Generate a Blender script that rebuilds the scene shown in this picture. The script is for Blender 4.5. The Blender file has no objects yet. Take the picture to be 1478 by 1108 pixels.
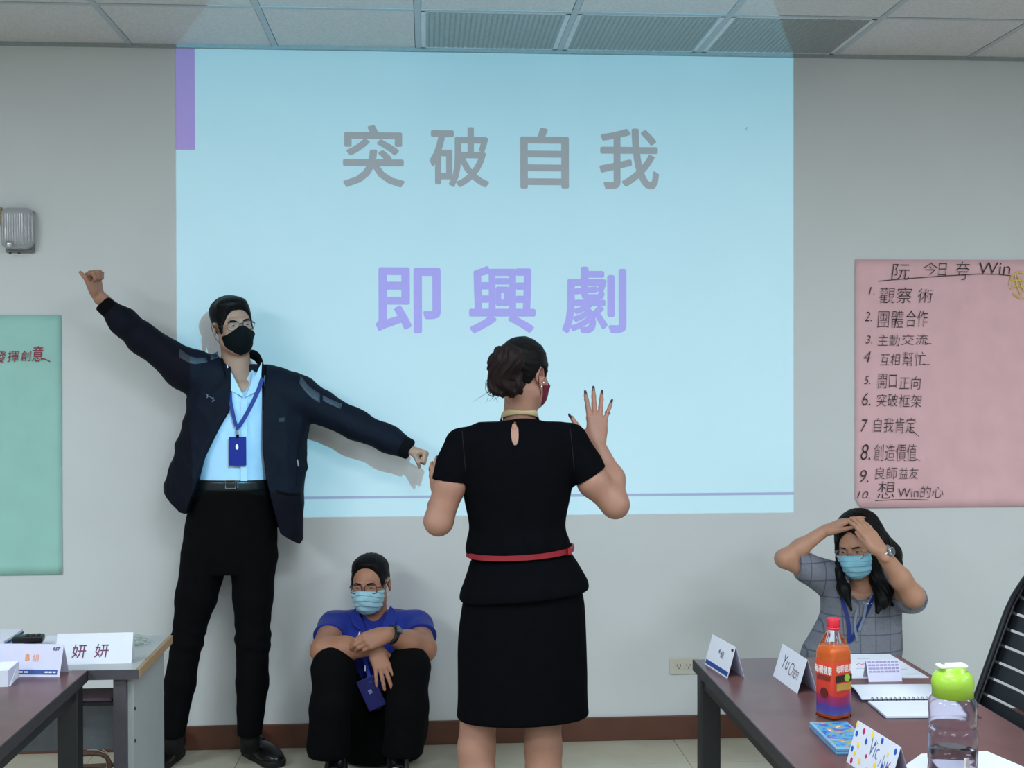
import bpy, bmesh, math, random
import numpy as np
from mathutils import Matrix, Vector

# ---------------------------------------------------------------- camera, world, light, exposure
CF = 1800.14
CC = np.array([0.0275, -5.2310, 1.5520])
YAW, PITCH, ROLL = 0.0689138, -0.0081158, -0.0023709
def _basis():
    cy, sy, cp, sp, cr, sr = math.cos(YAW), math.sin(YAW), math.cos(PITCH), math.sin(PITCH), math.cos(ROLL), math.sin(ROLL)
    f = np.array([sy*cp, cy*cp, sp]); r = np.array([cy, -sy, 0.0]); u = np.cross(r, f)
    return r*cr+u*sr, -r*sr+u*cr, f
CR, CU, CFW = _basis()
def at(px, py, Y):
    """world point at depth Y that stands at a given place of the photograph"""
    d = CFW + (px-739)/CF*CR - (py-554)/CF*CU
    return CC + (Y-CC[1])/d[1]*d
def atz(px, py, Z):
    d = CFW + (px-739)/CF*CR - (py-554)/CF*CU
    return CC + (Z-CC[2])/d[2]*d
def pr(n, Y): return n*(Y-CC[1])/CF

scene = bpy.context.scene
COL = scene.collection
cam = bpy.data.cameras.new('camera'); cam.sensor_width = 36; cam.lens = CF/1478*36; cam.clip_start = .05
camo = bpy.data.objects.new('camera', cam); COL.objects.link(camo)
camo.matrix_world = Matrix(((CR[0], CU[0], -CFW[0], CC[0]), (CR[1], CU[1], -CFW[1], CC[1]), (CR[2], CU[2], -CFW[2], CC[2]), (0, 0, 0, 1)))
scene.camera = camo
scene.view_settings.view_transform = 'Standard'
scene.view_settings.look = 'None'
scene.view_settings.gamma = 1
scene.view_settings.use_curve_mapping = False
scene.view_settings.exposure = 0.0
scene.cycles.max_bounces = 8
scene.cycles.use_denoising = True
w = bpy.data.worlds.new('world'); scene.world = w; w.use_nodes = True
w.node_tree.nodes['Background'].inputs[0].default_value = (.75, .85, 1, 1)
w.node_tree.nodes['Background'].inputs[1].default_value = 0.15

H = 2.907           # room height
XL, XR, YB = -4.6, 4.8, -9.0
LAMP = 54
for (lx, e) in ((-2.9, 1.25), (0.35, .8), (3.5, 1.0)):
    for ly in (-3.0, -4.8, -6.8):
        L = bpy.data.lights.new('ceiling_lamp', 'AREA'); L.shape = 'RECTANGLE'; L.size = 1.15; L.size_y = .55
        L.energy = LAMP*e; L.color = (.80, .93, 1.0); L.spread = math.radians(180)
        lo = bpy.data.objects.new('ceiling_lamp', L); COL.objects.link(lo); lo.location = (lx, ly, H-.03)

# the projector: hangs behind the woman, throws a clean rectangle onto the wall
PJ = Vector((.30, -3.25, 2.5))
def projector(x0, x1, z0, z1):
    L = bpy.data.lights.new('projector_beam', 'SPOT'); L.energy = 235; L.spot_size = math.radians(80); L.spot_blend = 0
    L.shadow_soft_size = .003; L.color = (1, 1, 1); L.use_nodes = True
    nt = L.node_tree; N = nt.nodes; em = N['Emission']
    tc = N.new('ShaderNodeTexCoord'); sp = N.new('ShaderNodeSeparateXYZ'); nt.links.new(tc.outputs['Normal'], sp.inputs[0])
    def m(op, a, b):
        n = N.new('ShaderNodeMath'); n.operation = op
        for i, v in enumerate((a, b)):
            if isinstance(v, (int, float)): n.inputs[i].default_value = v
            else: nt.links.new(v, n.inputs[i])
        return n.outputs[0]
    az = m('ABSOLUTE', sp.outputs['Z'], 0)
    u = m('DIVIDE', sp.outputs['X'], az); v = m('DIVIDE', sp.outputs['Y'], az)
    D = -PJ.y
    k = m('MULTIPLY', m('MULTIPLY', m('GREATER_THAN', u, (x0-PJ.x)/D), m('LESS_THAN', u, (x1-PJ.x)/D)),
          m('MULTIPLY', m('GREATER_THAN', v, (z0-PJ.z)/D), m('LESS_THAN', v, (z1-PJ.z)/D)))
    # a real projector evens out the cosine falloff of its picture
    k = m('MULTIPLY', k, m('POWER', m('ADD', m('ADD', 1.0, m('MULTIPLY', u, u)), m('MULTIPLY', v, v)), 1.5))
    em.inputs['Color'].default_value = (.20, .74, 1.0, 1)
    nt.links.new(k, em.inputs['Strength'])
    o = bpy.data.objects.new('projector_beam', L); COL.objects.link(o); o.location = PJ; o.rotation_euler = (math.radians(90), 0, 0)
SLX0, SLX1, SLZ0 = -.998, 1.594, .956
projector(SLX0, SLX1, SLZ0, 3.4)

# ---------------------------------------------------------------- materials
def s2l(c):
    return tuple(((v/255)/12.92 if v <= 10 else ((v/255+.055)/1.055)**2.4) for v in c)
MATS = {}
def mat(name, rgb, rough=.6, metal=0, var=.08, scale=40, bump=0, bscale=None, trans=0, ior=1.45, alpha=1, coat=0, sub=0, sheen=0, spec=None):
    if name in MATS: return MATS[name]
    m = bpy.data.materials.new(name); m.use_nodes = True; nt = m.node_tree; N = nt.nodes; b = N['Principled BSDF']
    c = s2l(rgb)
    tc = N.new('ShaderNodeTexCoord'); no = N.new('ShaderNodeTexNoise'); no.inputs['Scale'].default_value = scale; no.inputs['Detail'].default_value = 4
    nt.links.new(tc.outputs['Object'], no.inputs['Vector'])
    cr = N.new('ShaderNodeValToRGB'); cr.color_ramp.elements[0].position = .3; cr.color_ramp.elements[1].position = .7
    cr.color_ramp.elements[0].color = tuple(max(0, v*(1-var)) for v in c)+(1,)
    cr.color_ramp.elements[1].color = tuple(min(1, v*(1+var)) for v in c)+(1,)
    nt.links.new(no.outputs['Fac'], cr.inputs[0]); nt.links.new(cr.outputs[0], b.inputs['Base Color'])
    b.inputs['Roughness'].default_value = rough; b.inputs['Metallic'].default_value = metal
    b.inputs['Transmission Weight'].default_value = trans; b.inputs['IOR'].default_value = ior
    b.inputs['Alpha'].default_value = alpha; b.inputs['Coat Weight'].default_value = coat
    b.inputs['Sheen Weight'].default_value = sheen
    if spec is not None: b.inputs['Specular IOR Level'].default_value = spec
    if sub: b.inputs['Subsurface Weight'].default_value = sub; b.inputs['Subsurface Radius'].default_value = (.01, .004, .002); b.inputs['Subsurface Scale'].default_value = 1
    if bump:
        n2 = N.new('ShaderNodeTexNoise'); n2.inputs['Scale'].default_value = bscale or scale*3; n2.inputs['Detail'].default_value = 3
        nt.links.new(tc.outputs['Object'], n2.inputs['Vector'])
        bu = N.new('ShaderNodeBump'); bu.inputs['Strength'].default_value = min(1, bump); bu.inputs['Distance'].default_value = .002
        nt.links.new(n2.outputs['Fac'], bu.inputs['Height']); nt.links.new(bu.outputs[0], b.inputs['Normal'])
    MATS[name] = m
    return m

# ---------------------------------------------------------------- objects, tags
def link(name, me, m=None, parent=None, smooth=False):
    o = bpy.data.objects.new(name, me); COL.objects.link(o)
    if m is not None and not me.materials: me.materials.append(m)
    if smooth: me.shade_smooth()
    if parent is not None:
        o.parent = parent
        r = parent.parent if parent.parent is not None else parent
        # world placed geometry under an Empty at the thing's base
        if parent.parent is None: o.matrix_parent_inverse = Matrix(parent['_m']).inverted() if '_m' in parent.keys() else parent.matrix_world.inverted()
    return o
def tag(o, label=None, cat=None, group=None, kind=None):
    if label: o['label'] = label
    if cat: o['category'] = cat
    if group: o['group'] = group
    if kind: o['kind'] = kind
    return o
BASE = {}
def thing(name, loc, label, cat, group=None, kind=None):
    """an Empty at the thing's base; its parts are written in world coordinates and parented with the inverse"""
    o = bpy.data.objects.new(name, None); COL.objects.link(o); o.location = Vector([float(v) for v in loc]); o.empty_display_size = .05
    tag(o, label, cat, group, kind); BASE[o] = Matrix.Translation(o.location)
    return o
def part(name, me, m, parent, smooth=False, label=None, kind=None):
    o = bpy.data.objects.new(name, me); COL.objects.link(o)
    if m is not None and not me.materials: me.materials.append(m)
    if smooth: me.shade_smooth()
    if parent is not None:
        o.parent = parent
        if parent in BASE: o.matrix_parent_inverse = BASE[parent].inverted()
    if label: o['label'] = label
    if kind: o['kind'] = kind
    return o
def pydata(verts, faces, name='m'):
    me = bpy.data.meshes.new(name); me.from_pydata([tuple(map(float, v)) for v in verts], [], faces); me.update(); return me
class MB:
    def __init__(s): s.bm = bmesh.new()
    def box(s, lo, hi, M=None, bevel=0):
        g = bmesh.ops.create_cube(s.bm, size=1)['verts']
        lo, hi = Vector(lo), Vector(hi)
        for v in g:
            v.co = Vector((lo[i]+(v.co[i]+.5)*(hi[i]-lo[i]) for i in range(3)))
        if bevel:
            es = list({e for v in g for e in v.link_edges})
            r = bmesh.ops.bevel(s.bm, geom=es, offset=bevel, segments=2, affect='EDGES', profile=.5)
            g = list({v for f in r['faces'] for v in f.verts} | {v for v in g if v.is_valid})
        if M is not None:
            for v in g: v.co = M @ v.co
        return s
    def lathe(s, prof, n=32, M=None, sq=None):
        rings = []
        for (r, z) in prof:
            ring = []
            for i in range(n):
                a = 2*math.pi*i/n; rr = r
                if sq: rr = r*sq(a, z)
                p = Vector((rr*math.cos(a), rr*math.sin(a), z))
                ring.append(s.bm.verts.new(M @ p if M is not None else p))
            rings.append(ring)
        for a, b in zip(rings, rings[1:]):
            for i in range(n): s.bm.faces.new((a[i], a[(i+1) % n], b[(i+1) % n], b[i]))
        return s, rings
    def capped(s, prof, n=32, M=None, sq=None):
        _, R = s.lathe(prof, n, M, sq)
        s.bm.faces.new(list(reversed(R[0]))); s.bm.faces.new(R[-1]); return s
    def pipe(s, pts, r, n=8, closed=False, flat=None):
        P = [Vector([float(c) for c in p]) for p in pts]; k = len(P); rings = []
        up = None
        for i, p in enumerate(P):
            a = P[(i-1) % k] if (closed or i) else p; b = P[(i+1) % k] if (closed or i < k-1) else p
            t = (b-a).normalized()
            if up is None:
                up = Vector((0, 0, 1)) if abs(t.z) < .9 else Vector((0, 1, 0))
                if flat is not None: up = Vector(flat)
            x = t.cross(up).normalized(); y = x.cross(t).normalized()
            if flat is None: up = y
            rr = r if not isinstance(r, (list, tuple)) else r[i]
            rx, ry = (rr, rr) if not isinstance(rr, (list, tuple)) else rr
            rings.append([s.bm.verts.new(p + x*rx*math.cos(2*math.pi*j/n) + y*ry*math.sin(2*math.pi*j/n)) for j in range(n)])
        for i in range(k if closed else k-1):
            a, b = rings[i], rings[(i+1) % k]
            for j in range(n): s.bm.faces.new((a[j], a[(j+1) % n], b[(j+1) % n], b[j]))
        if not closed:
            s.bm.faces.new(list(reversed(rings[0]))); s.bm.faces.new(rings[-1])
        return s
    def prism(s, poly, off, M=None):
        off = Vector(off)
        A = [Vector(p) for p in poly]; B = [p+off for p in A]
        if M is not None: A = [M @ p for p in A]; B = [M @ p for p in B]
        a = [s.bm.verts.new(p) for p in A]; b = [s.bm.verts.new(p) for p in B]; n = len(a)
        s.bm.faces.new(a); s.bm.faces.new(list(reversed(b)))
        for i in range(n): s.bm.faces.new((a[(i+1) % n], a[i], b[i], b[(i+1) % n]))
        return s
    def sphere(s, c, r, M=None, n=16):
        g = bmesh.ops.create_uvsphere(s.bm, u_segments=n, v_segments=max(6, n//2), radius=1)['verts']
        r = (r, r, r) if isinstance(r, (int, float)) else r
        for v in g:
            v.co = Vector((v.co.x*r[0]+c[0], v.co.y*r[1]+c[1], v.co.z*r[2]+c[2]))
            if M is not None: v.co = M @ v.co
        return s
    def mesh(s, name='m'):
        bmesh.ops.recalc_face_normals(s.bm, faces=s.bm.faces)
        me = bpy.data.meshes.new(name); s.bm.to_mesh(me); s.bm.free(); return me
    def build(s, name, m, parent=None, smooth=False, label=None, kind=None):
        return part(name, s.mesh(name), m, parent, smooth, label, kind)

def text_mesh(body, bold=0.0, depth=.0005, res=3):
    c = bpy.data.curves.new('t', 'FONT'); c.body = body; c.size = 1; c.offset = bold; c.resolution_u = res; c.extrude = 0
    o = bpy.data.objects.new('t', c); COL.objects.link(o)
    bpy.context.view_layer.update()
    me = bpy.data.meshes.new_from_object(o.evaluated_get(bpy.context.evaluated_depsgraph_get()))
    bpy.data.objects.remove(o); bpy.data.curves.remove(c)
    return me
def writing(name, body, m, parent, M, box, bold=0.0, shear=0.0, depth=.0006, label=None):
    """flat lettering fitted to box=(x0,y0,x1,y1) in the plane of M (x right, y up, z out of the surface)"""
    me = text_mesh(body, min(bold, 0))
    if bold > 0:
        bm = bmesh.new(); bm.from_mesh(me); tmp = me.copy()
        for k, (dx, dy) in enumerate(((1, 0), (0, 1), (-1, 0), (0, -1), (.7, .7), (-.7, .7), (.7, -.7), (-.7, -.7))):
            tmp.transform(Matrix.Translation((dx*bold, dy*bold, 0))); bm.from_mesh(tmp); tmp.transform(Matrix.Translation((-dx*bold, -dy*bold, 0)))
        bm.to_mesh(me); bm.free(); bpy.data.meshes.remove(tmp)
    n = len(me.vertices); co = np.zeros(n*3, np.float32); me.vertices.foreach_get('co', co); co = co.reshape(-1, 3)
    co[:, 0] += shear*co[:, 1]
    lo, hi = co.min(0), co.max(0); x0, y0, x1, y1 = box
    co[:, 0] = x0+(co[:, 0]-lo[0])/max(1e-6, hi[0]-lo[0])*(x1-x0)
    co[:, 1] = y0+(co[:, 1]-lo[1])/max(1e-6, hi[1]-lo[1])*(y1-y0)
    co[:, 2] = depth+(np.arange(n)//max(1, n//(9 if bold > 0 else 1)))*2e-5
    MM = np.array(M); co = co @ MM[:3, :3].T + MM[:3, 3]
    me.vertices.foreach_set('co', co.astype(np.float32).ravel()); me.update()
    me.materials.clear()
    return part(name, me, m, parent, label=label)

# ---------------------------------------------------------------- distance fields for bodies, clothes and hair
def V3(*a): return np.array(a, float)
def nrm(v): v = np.asarray(v, float); return v/np.linalg.norm(v)
def smin(a, b, k):
    if k <= 0: return np.minimum(a, b)
    h = np.maximum(k-np.abs(a-b), 0)/k
    return np.minimum(a, b)-h*h*k*.25
def smax(a, b, k): return -smin(-a, -b, k)
def cone(a, b, ra, rb, flat=None):
    a, b = np.asarray(a, float), np.asarray(b, float); ab = b-a; L2 = max(ab@ab, 1e-9); R = max(ra, rb)
    def fn(X, Y, Z):
        x, y, z = X-a[0], Y-a[1], Z-a[2]
        t = np.clip((x*ab[0]+y*ab[1]+z*ab[2])/L2, 0, 1)
        x, y, z = x-t*ab[0], y-t*ab[1], z-t*ab[2]
        if flat is not None:
            n, f = flat; q = (x*n[0]+y*n[1]+z*n[2])*(1/f-1)
            x, y, z = x+q*n[0], y+q*n[1], z+q*n[2]
            return (np.sqrt(x*x+y*y+z*z)-(ra+(rb-ra)*t))*min(f, 1)**.5
        return np.sqrt(x*x+y*y+z*z)-(ra+(rb-ra)*t)
    RR = R*(max(1, flat[1]) if flat else 1)
    return fn, np.minimum(a, b)-RR, np.maximum(a, b)+RR
def ell(c, r, M=None):
    c = np.asarray(c, float); r = np.asarray(r, float); R = np.eye(3) if M is None else np.array(M, float)  # columns: local axes
    def fn(X, Y, Z):
        x, y, z = X-c[0], Y-c[1], Z-c[2]
        p = [(x*R[0, i]+y*R[1, i]+z*R[2, i])/r[i] for i in range(3)]
        k0 = np.sqrt(p[0]**2+p[1]**2+p[2]**2)+1e-9
        k1 = np.sqrt((p[0]/r[0])**2+(p[1]/r[1])**2+(p[2]/r[2])**2)+1e-9
        return k0*(k0-1)/k1
    m = r.max() if M is not None else r
    return fn, c-m, c+m
def catmull(A, n):
    A = np.asarray(A, float); k = len(A)
    if k == 2:
        t = np.linspace(0, 1, n)[:, None]; return A[0]*(1-t)+A[1]*t
    P = np.vstack([2*A[0]-A[1], A, 2*A[-1]-A[-2]]); out = []
    for u in np.linspace(0, k-1-1e-6, n):
        i = int(u); t = u-i; p0, p1, p2, p3 = P[i:i+4]
        out.append(.5*((2*p1)+(-p0+p2)*t+(2*p0-5*p1+4*p2-p3)*t*t+(-p0+3*p1-3*p2+p3)*t**3))
    return np.array(out)
def tube(st, xdir=(1, 0, 0), power=2.0):
    """st: list of (centre, rx, ry); straight axis from first to last centre, elliptical sections"""
    C = np.array([s[0] for s in st], float); ax = nrm(C[-1]-C[0]); xd = np.asarray(xdir, float); xd = nrm(xd-ax*(xd@ax)); yd = np.cross(ax, xd)
    rel = C-C[0]; tab = np.column_stack([rel@ax, rel@xd, rel@yd, [s[1] for s in st], [s[2] for s in st]])
    T = catmull(tab, 80); T = T[np.argsort(T[:, 0])]; L = tab[-1, 0]; rmin = T[:, 3:].min()
    c0 = C[0]
    def fn(X, Y, Z):
        x, y, z = X-c0[0], Y-c0[1], Z-c0[2]
        s = x*ax[0]+y*ax[1]+z*ax[2]
        u = x*xd[0]+y*xd[1]+z*xd[2]; v = x*yd[0]+y*yd[1]+z*yd[2]
        rx = np.interp(s, T[:, 0], T[:, 3]); ry = np.interp(s, T[:, 0], T[:, 4])
        u = np.abs(u-np.interp(s, T[:, 0], T[:, 1]))/rx; v = np.abs(v-np.interp(s, T[:, 0], T[:, 2]))/ry
        q = (u**power+v**power)**(1/power)
        return smax((q-1)*np.minimum(rx, ry)*.9, np.maximum(-s, s-L), .012)
    R = T[:, 3:].max()
    lo = C.min(0)-R; hi = C.max(0)+R
    return fn, lo, hi
def rbox(c, h, r=.005, M=None):
    c = np.asarray(c, float); R = np.eye(3) if M is None else np.array(M, float)
    def fn(X, Y, Z):
        x, y, z = X-c[0], Y-c[1], Z-c[2]
        q = [np.abs(x*R[0, i]+y*R[1, i]+z*R[2, i])-h[i]+r for i in range(3)]
        o = np.sqrt(sum(np.maximum(a, 0)**2 for a in q))
        return o+np.minimum(np.maximum(np.maximum(q[0], q[1]), q[2]), 0)-r
    m = np.linalg.norm(h)
    return fn, c-m, c+m
def clip(prim, p, n, k=.003):
    f, lo, hi = prim; p = np.asarray(p, float); n = nrm(n)
    return (lambda X, Y, Z: smax(f(X, Y, Z), (X-p[0])*n[0]+(Y-p[1])*n[1]+(Z-p[2])*n[2], k)), lo, hi
def grow(prim, d):
    f, lo, hi = prim
    return (lambda X, Y, Z: f(X, Y, Z)-d), lo-d, hi+d
class Fld:
    def __init__(s, prims, h, pad=.02, lo=None, hi=None):
        """prims: list of (prim, k)"""
        ps = [(p if isinstance(p[0], tuple) else (p, .01)) for p in prims]
        lo = np.min([p[0][1] for p in ps], 0)-pad if lo is None else np.asarray(lo, float)
        hi = np.max([p[0][2] for p in ps], 0)+pad if hi is None else np.asarray(hi, float)
        s.lo = lo; s.h = h; n = np.ceil((hi-lo)/h).astype(int)+1; s.n = n
        s.X, s.Y, s.Z = [(lo[i]+h*np.arange(n[i])).astype(np.float32) for i in range(3)]
        s.V = np.full(n, 1.0, np.float32)
        for p, k in ps: s.add(p, k)
    def _sub(s, lo, hi, pad):
        a = np.clip(np.floor((lo-pad-s.lo)/s.h).astype(int), 0, s.n); b = np.clip(np.ceil((hi+pad-s.lo)/s.h).astype(int)+1, 0, s.n)
        return tuple(slice(i, j) for i, j in zip(a, b))
    def _g(s, sl): return s.X[sl[0]][:, None, None], s.Y[sl[1]][None, :, None], s.Z[sl[2]][None, None, :]
    def add(s, p, k=.01):
        sl = s._sub(p[1], p[2], k+4*s.h)
        if s.V[sl].size: s.V[sl] = smin(s.V[sl], p[0](*s._g(sl)).astype(np.float32), k)
        return s
    def cut(s, p, k=.003):
        sl = s._sub(p[1], p[2], k+4*s.h)
        if s.V[sl].size: s.V[sl] = smax(s.V[sl], -p[0](*s._g(sl)).astype(np.float32), k)
        return s
    def keep(s, fn, k=.002):
        s.V = smax(s.V, np.broadcast_to(fn(*s._g((slice(None),)*3)), s.V.shape).astype(np.float32), k); return s
    def disp(s, fn):
        X, Y, Z = s._g((slice(None),)*3)
        ok = np.abs(s.V) < .05; idx = np.nonzero(ok)
        s.V[idx] += fn(s.X[idx[0]], s.Y[idx[1]], s.Z[idx[2]]).astype(np.float32)
        return s
    def net(s):
        V = s.V; V[0], V[-1] = np.abs(V[0])+1e-4, np.abs(V[-1])+1e-4
        V[:, 0] = np.abs(V[:, 0])+1e-4; V[:, -1] = np.abs(V[:, -1])+1e-4; V[:, :, 0] = np.abs(V[:, :, 0])+1e-4; V[:, :, -1] = np.abs(V[:, :, -1])+1e-4
        S = V < 0; n = np.array(V.shape)-1
        cnt = np.zeros(n, np.int8)
        offs = [(i, j, k) for i in (0, 1) for j in (0, 1) for k in (0, 1)]
        for o in offs: cnt += S[o[0]:o[0]+n[0], o[1]:o[1]+n[1], o[2]:o[2]+n[2]]
        I = np.nonzero((cnt > 0) & (cnt < 8)); m = len(I[0])
        cid = np.full(n, -1, np.int32); cid[I] = np.arange(m)
        acc = np.zeros((m, 3)); c = np.zeros(m)
        val = {o: V[I[0]+o[0], I[1]+o[1], I[2]+o[2]] for o in offs}
        for o in offs:
            for ax in range(3):
                if o[ax]: continue
                q = list(o); q[ax] = 1; q = tuple(q); a, b = val[o], val[q]
                x = (a < 0) != (b < 0); t = np.where(x, a/np.where(x, a-b, 1), 0)
                p = np.array(o, float)[None, :].repeat(m, 0); p[:, ax] += t
                acc += p*x[:, None]; c += x
        P = s.lo+(np.column_stack(I)+acc/c[:, None])*s.h
        faces = []
        for ax in range(3):
            b, d = (ax+1) % 3, (ax+2) % 3
            sa = [slice(None)]*3; sb = [slice(None)]*3; sa[ax] = slice(0, -1); sb[ax] = slice(1, None)
            A, B = S[tuple(sa)], S[tuple(sb)]
            E = np.array(np.nonzero(A != B)).T
            if not len(E): continue
            inside = A[tuple(E.T)]
            def cell(db, dd):
                q = E.copy(); q[:, b] -= db; q[:, d] -= dd
                return cid[q[:, 0], q[:, 1], q[:, 2]]
            q = np.column_stack([cell(1, 1), cell(0, 1), cell(0, 0), cell(1, 0)])
            q[~inside] = q[~inside][:, ::-1]
            faces.append(q)
        return P, np.concatenate(faces)
def mesh_np(parts, M=None, name='m'):
    vs, fs, o = [], [], 0
    for P, F in parts: vs.append(P); fs.append(F+o); o += len(P)
    P = np.concatenate(vs); F = np.concatenate(fs)
    if M is not None:
        MM = np.array(M); P = P @ MM[:3, :3].T+MM[:3, 3]
    me = bpy.data.meshes.new(name); me.vertices.add(len(P)); me.vertices.foreach_set('co', P.astype(np.float32).ravel())
    me.loops.add(F.size); me.loops.foreach_set('vertex_index', F.astype(np.int32).ravel())
    me.polygons.add(len(F)); me.polygons.foreach_set('loop_start', (np.arange(len(F))*4).astype(np.int32)); me.polygons.foreach_set('loop_total', np.full(len(F), 4, np.int32))
    me.update(calc_edges=True); me.shade_smooth()
    return me
def fpart(name, flds, m, parent, M=None, label=None):
    if isinstance(flds, Fld): flds = [flds]
    return part(name, mesh_np([f.net() for f in flds], M, name), m, parent, False, label)
def folds(amp, n, freq, seed, axis=None):
    rs = np.random.RandomState(seed); W = []
    for _ in range(n):
        d = rs.normal(size=3)
        if axis is not None: d = d*.45+np.asarray(axis)*(1.2 if rs.rand() > .5 else -1.2)
        d = nrm(d); g = nrm(rs.normal(size=3)); W.append((d*freq*(.6+.8*rs.rand()), g*freq*.4, rs.rand()*6.28))
    def fn(X, Y, Z):
        t = 0
        for d, g, ph in W:
            a = X*d[0]+Y*d[1]+Z*d[2]; b = X*g[0]+Y*g[1]+Z*g[2]
            q = np.sin(a+1.6*np.sin(b+ph)+ph); t = t+(1-np.abs(q))**1.5*(.5+.5*np.sin(b*1.3+ph*2))
        return -(t/n-.25)*amp*1.6
    return fn

# ================================================================ the setting
M_wall = mat('wall_paint', (212, 213, 213), .75, var=.015, scale=3, bump=.12, bscale=160)
M_ceil = mat('ceiling_board', (206, 202, 203), .9, var=.09, scale=90, bump=.5, bscale=220)
M_bar = mat('ceiling_bar_paint', (176, 180, 186), .5, var=.03)
M_base = mat('baseboard_brown', (96, 60, 46), .45, var=.1, scale=12)
M_tile = mat('floor_tile_cream', (193, 187, 168), .22, var=.05, scale=6, bump=.03)
M_grout = mat('floor_grout', (120, 112, 98), .9)
def struct(name, lo, hi, m, parent=None, kind='structure', bevel=0):
    o = MB().box(lo, hi, bevel=bevel).build(name, m, parent)
    if parent is None: o['kind'] = kind
    return o
struct('wall_front', (XL-.1, 0, -.1), (XR+.1, .12, H+.1), M_wall)
M_wall2 = mat('side_wall_paint', (148, 154, 164), .8, var=.02, scale=3)  # unseen walls, grey darkened to cut the light they bounce
struct('wall_left', (XL-.12, YB, -.1), (XL, 0, H+.1), M_wall2)
struct('wall_right', (XR, YB, -.1), (XR+.12, 0, H+.1), M_wall2)
struct('wall_back', (XL-.1, YB-.12, -.1), (XR+.1, YB, H+.1), M_wall2)
struct('baseboard_front', (XL, -.012, 0), (XR, 0, .1), M_base, bevel=.003)
fl = struct('floor', (XL, YB, -.1), (XR, 0, -.004), M_grout)
ysp = [0.0, -.33]+[-.33-.6*k for k in range(1, 15)]
tmesh = {}
cnt = 0
for j in range(len(ysp)-1):
    y1, y0 = ysp[j], max(YB, ysp[j+1])
    if y0 >= y1: break
    if j > 7: break
    for i in range(-9, 7):
        x0 = max(XL, 1.07+.6*i); x1 = min(XR, 1.07+.6*(i+1))
        if x1-x0 < .05: continue
        k = (round(x1-x0, 3), round(y1-y0, 3))
        if k not in tmesh:
            me = MB().box((.0012, .0012, -.004), (x1-x0-.0012, y1-y0-.0012, 0)).mesh('tile'); me.materials.append(M_tile); tmesh[k] = me
        o = bpy.data.objects.new('floor_tile', tmesh[k]); COL.objects.link(o); o.location = (x0, y0, 0); o.parent = fl
struct('trim_1', (XL, YB, -.0042), (XR, ysp[8]-.001, 0), M_tile, fl)
bpy.data.objects['trim_1'].name = 'floor_tiles_far'; bpy.data.objects['floor_tiles_far']['kind'] = 'stuff'

ce = struct('ceiling', (XL, YB, H+.03), (XR, 0, H+.15), M_ceil)
ysc = [-.004]+[-.5635-.59*k for k in range(0, 15)]
cmesh = {}
VENT = (0, 1, 2)
def tile_mesh(wd, dp):
    k = (round(wd, 3), round(dp, 3))
    if k not in cmesh:
        me = MB().box((.0140, .0140, H+.001), (wd-.0140, dp-.0140, H+.02)).mesh('ceiling_tile'); me.materials.append(M_ceil); cmesh[k] = me
    return cmesh[k]
for j in range(4):
    y1, y0 = ysc[j], ysc[j+1]
    for i in range(-8, 9):
        if j == 0 and i in VENT: continue
        x0, x1 = max(XL, .59*i), min(XR, .59*(i+1))
        if x1-x0 < .05: continue
        o = bpy.data.objects.new('ceiling_tile', tile_mesh(x1-x0, y1-y0)); COL.objects.link(o); o.location = (x0, y0, 0); o.parent = ce
far = MB().box((XL, YB, H+.004), (XR, ysc[4]-.01, H+.02)).build('ceiling_tiles_far', M_ceil, ce, kind='stuff')
for i in range(-7, 9):
    MB().box((.59*i-.0118, YB, H-.0015), (.59*i+.0118, 0, H+.012)).build('ceiling_bar', M_bar, ce)
for j in range(1, 15):
    if ysc[j] > YB: MB().box((XL, ysc[j]-.0115, H-.0012), (XR, ysc[j]+.0115, H+.0115)).build('ceiling_bar', M_bar, ce)
struct('trim_1', (XL, -.022, H-.012), (XR, 0, H+.01), mat('wall_angle_grey', (150, 156, 158), .5))

# three slotted air grilles
M_grille = mat('grille_white', (176, 178, 178), .5, var=.03)
M_void = mat('grille_void', (34, 32, 31), .9)
def grille(i, label):
    x0, x1, y0, y1 = .59*i+.013, .59*(i+1)-.013, ysc[1]+.013, -.024
    t = thing('ceiling_vent', ((x0+x1)/2, (y0+y1)/2, H), label, 'vent', 'slotted vents in the ceiling')
    MB().box((x0, y0, H+.014), (x1, y1, H+.02)).build('backing', M_void, t)
    f = MB(); 
    for a, b in (((x0, y0), (x1, y0+.012)), ((x0, y1-.012), (x1, y1)), ((x0, y0), (x0+.018, y1)), ((x1-.018, y0), (x1, y1))):
        f.box((a[0], a[1], H-.001), (b[0], b[1], H+.006))
    f.build('frame', mat('vent_frame', (206, 210, 214), .5), t)
    g = MB(); n = 27; px = (x1-x0-.024)/n
    for k in range(1, n):
        x = x0+.012+px*k; g.box((x-.0035, y0+.012, H), (x+.0035, y1-.012, H+.004))
    m = 30; py = (y1-y0-.024)/m
    for k in range(n):
        x = x0+.012+px*k
        for q in range(m):
            y = y0+.012+py*(q+(.5 if k % 2 else .0))
            g.prism([(x, y, H), (x+px, y+.004, H), (x+px, y+.0095, H), (x, y+.0055, H)], (0, 0, .004))
    g.build('slotted_plate', M_grille, t, kind='stuff')
grille(0, 'slotted ceiling vent, leftmost of the row of three above the slide')
grille(1, 'slotted ceiling vent in the middle of the row of three')
grille(2, 'slotted ceiling vent, rightmost of three, beside a plain tile')

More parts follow.
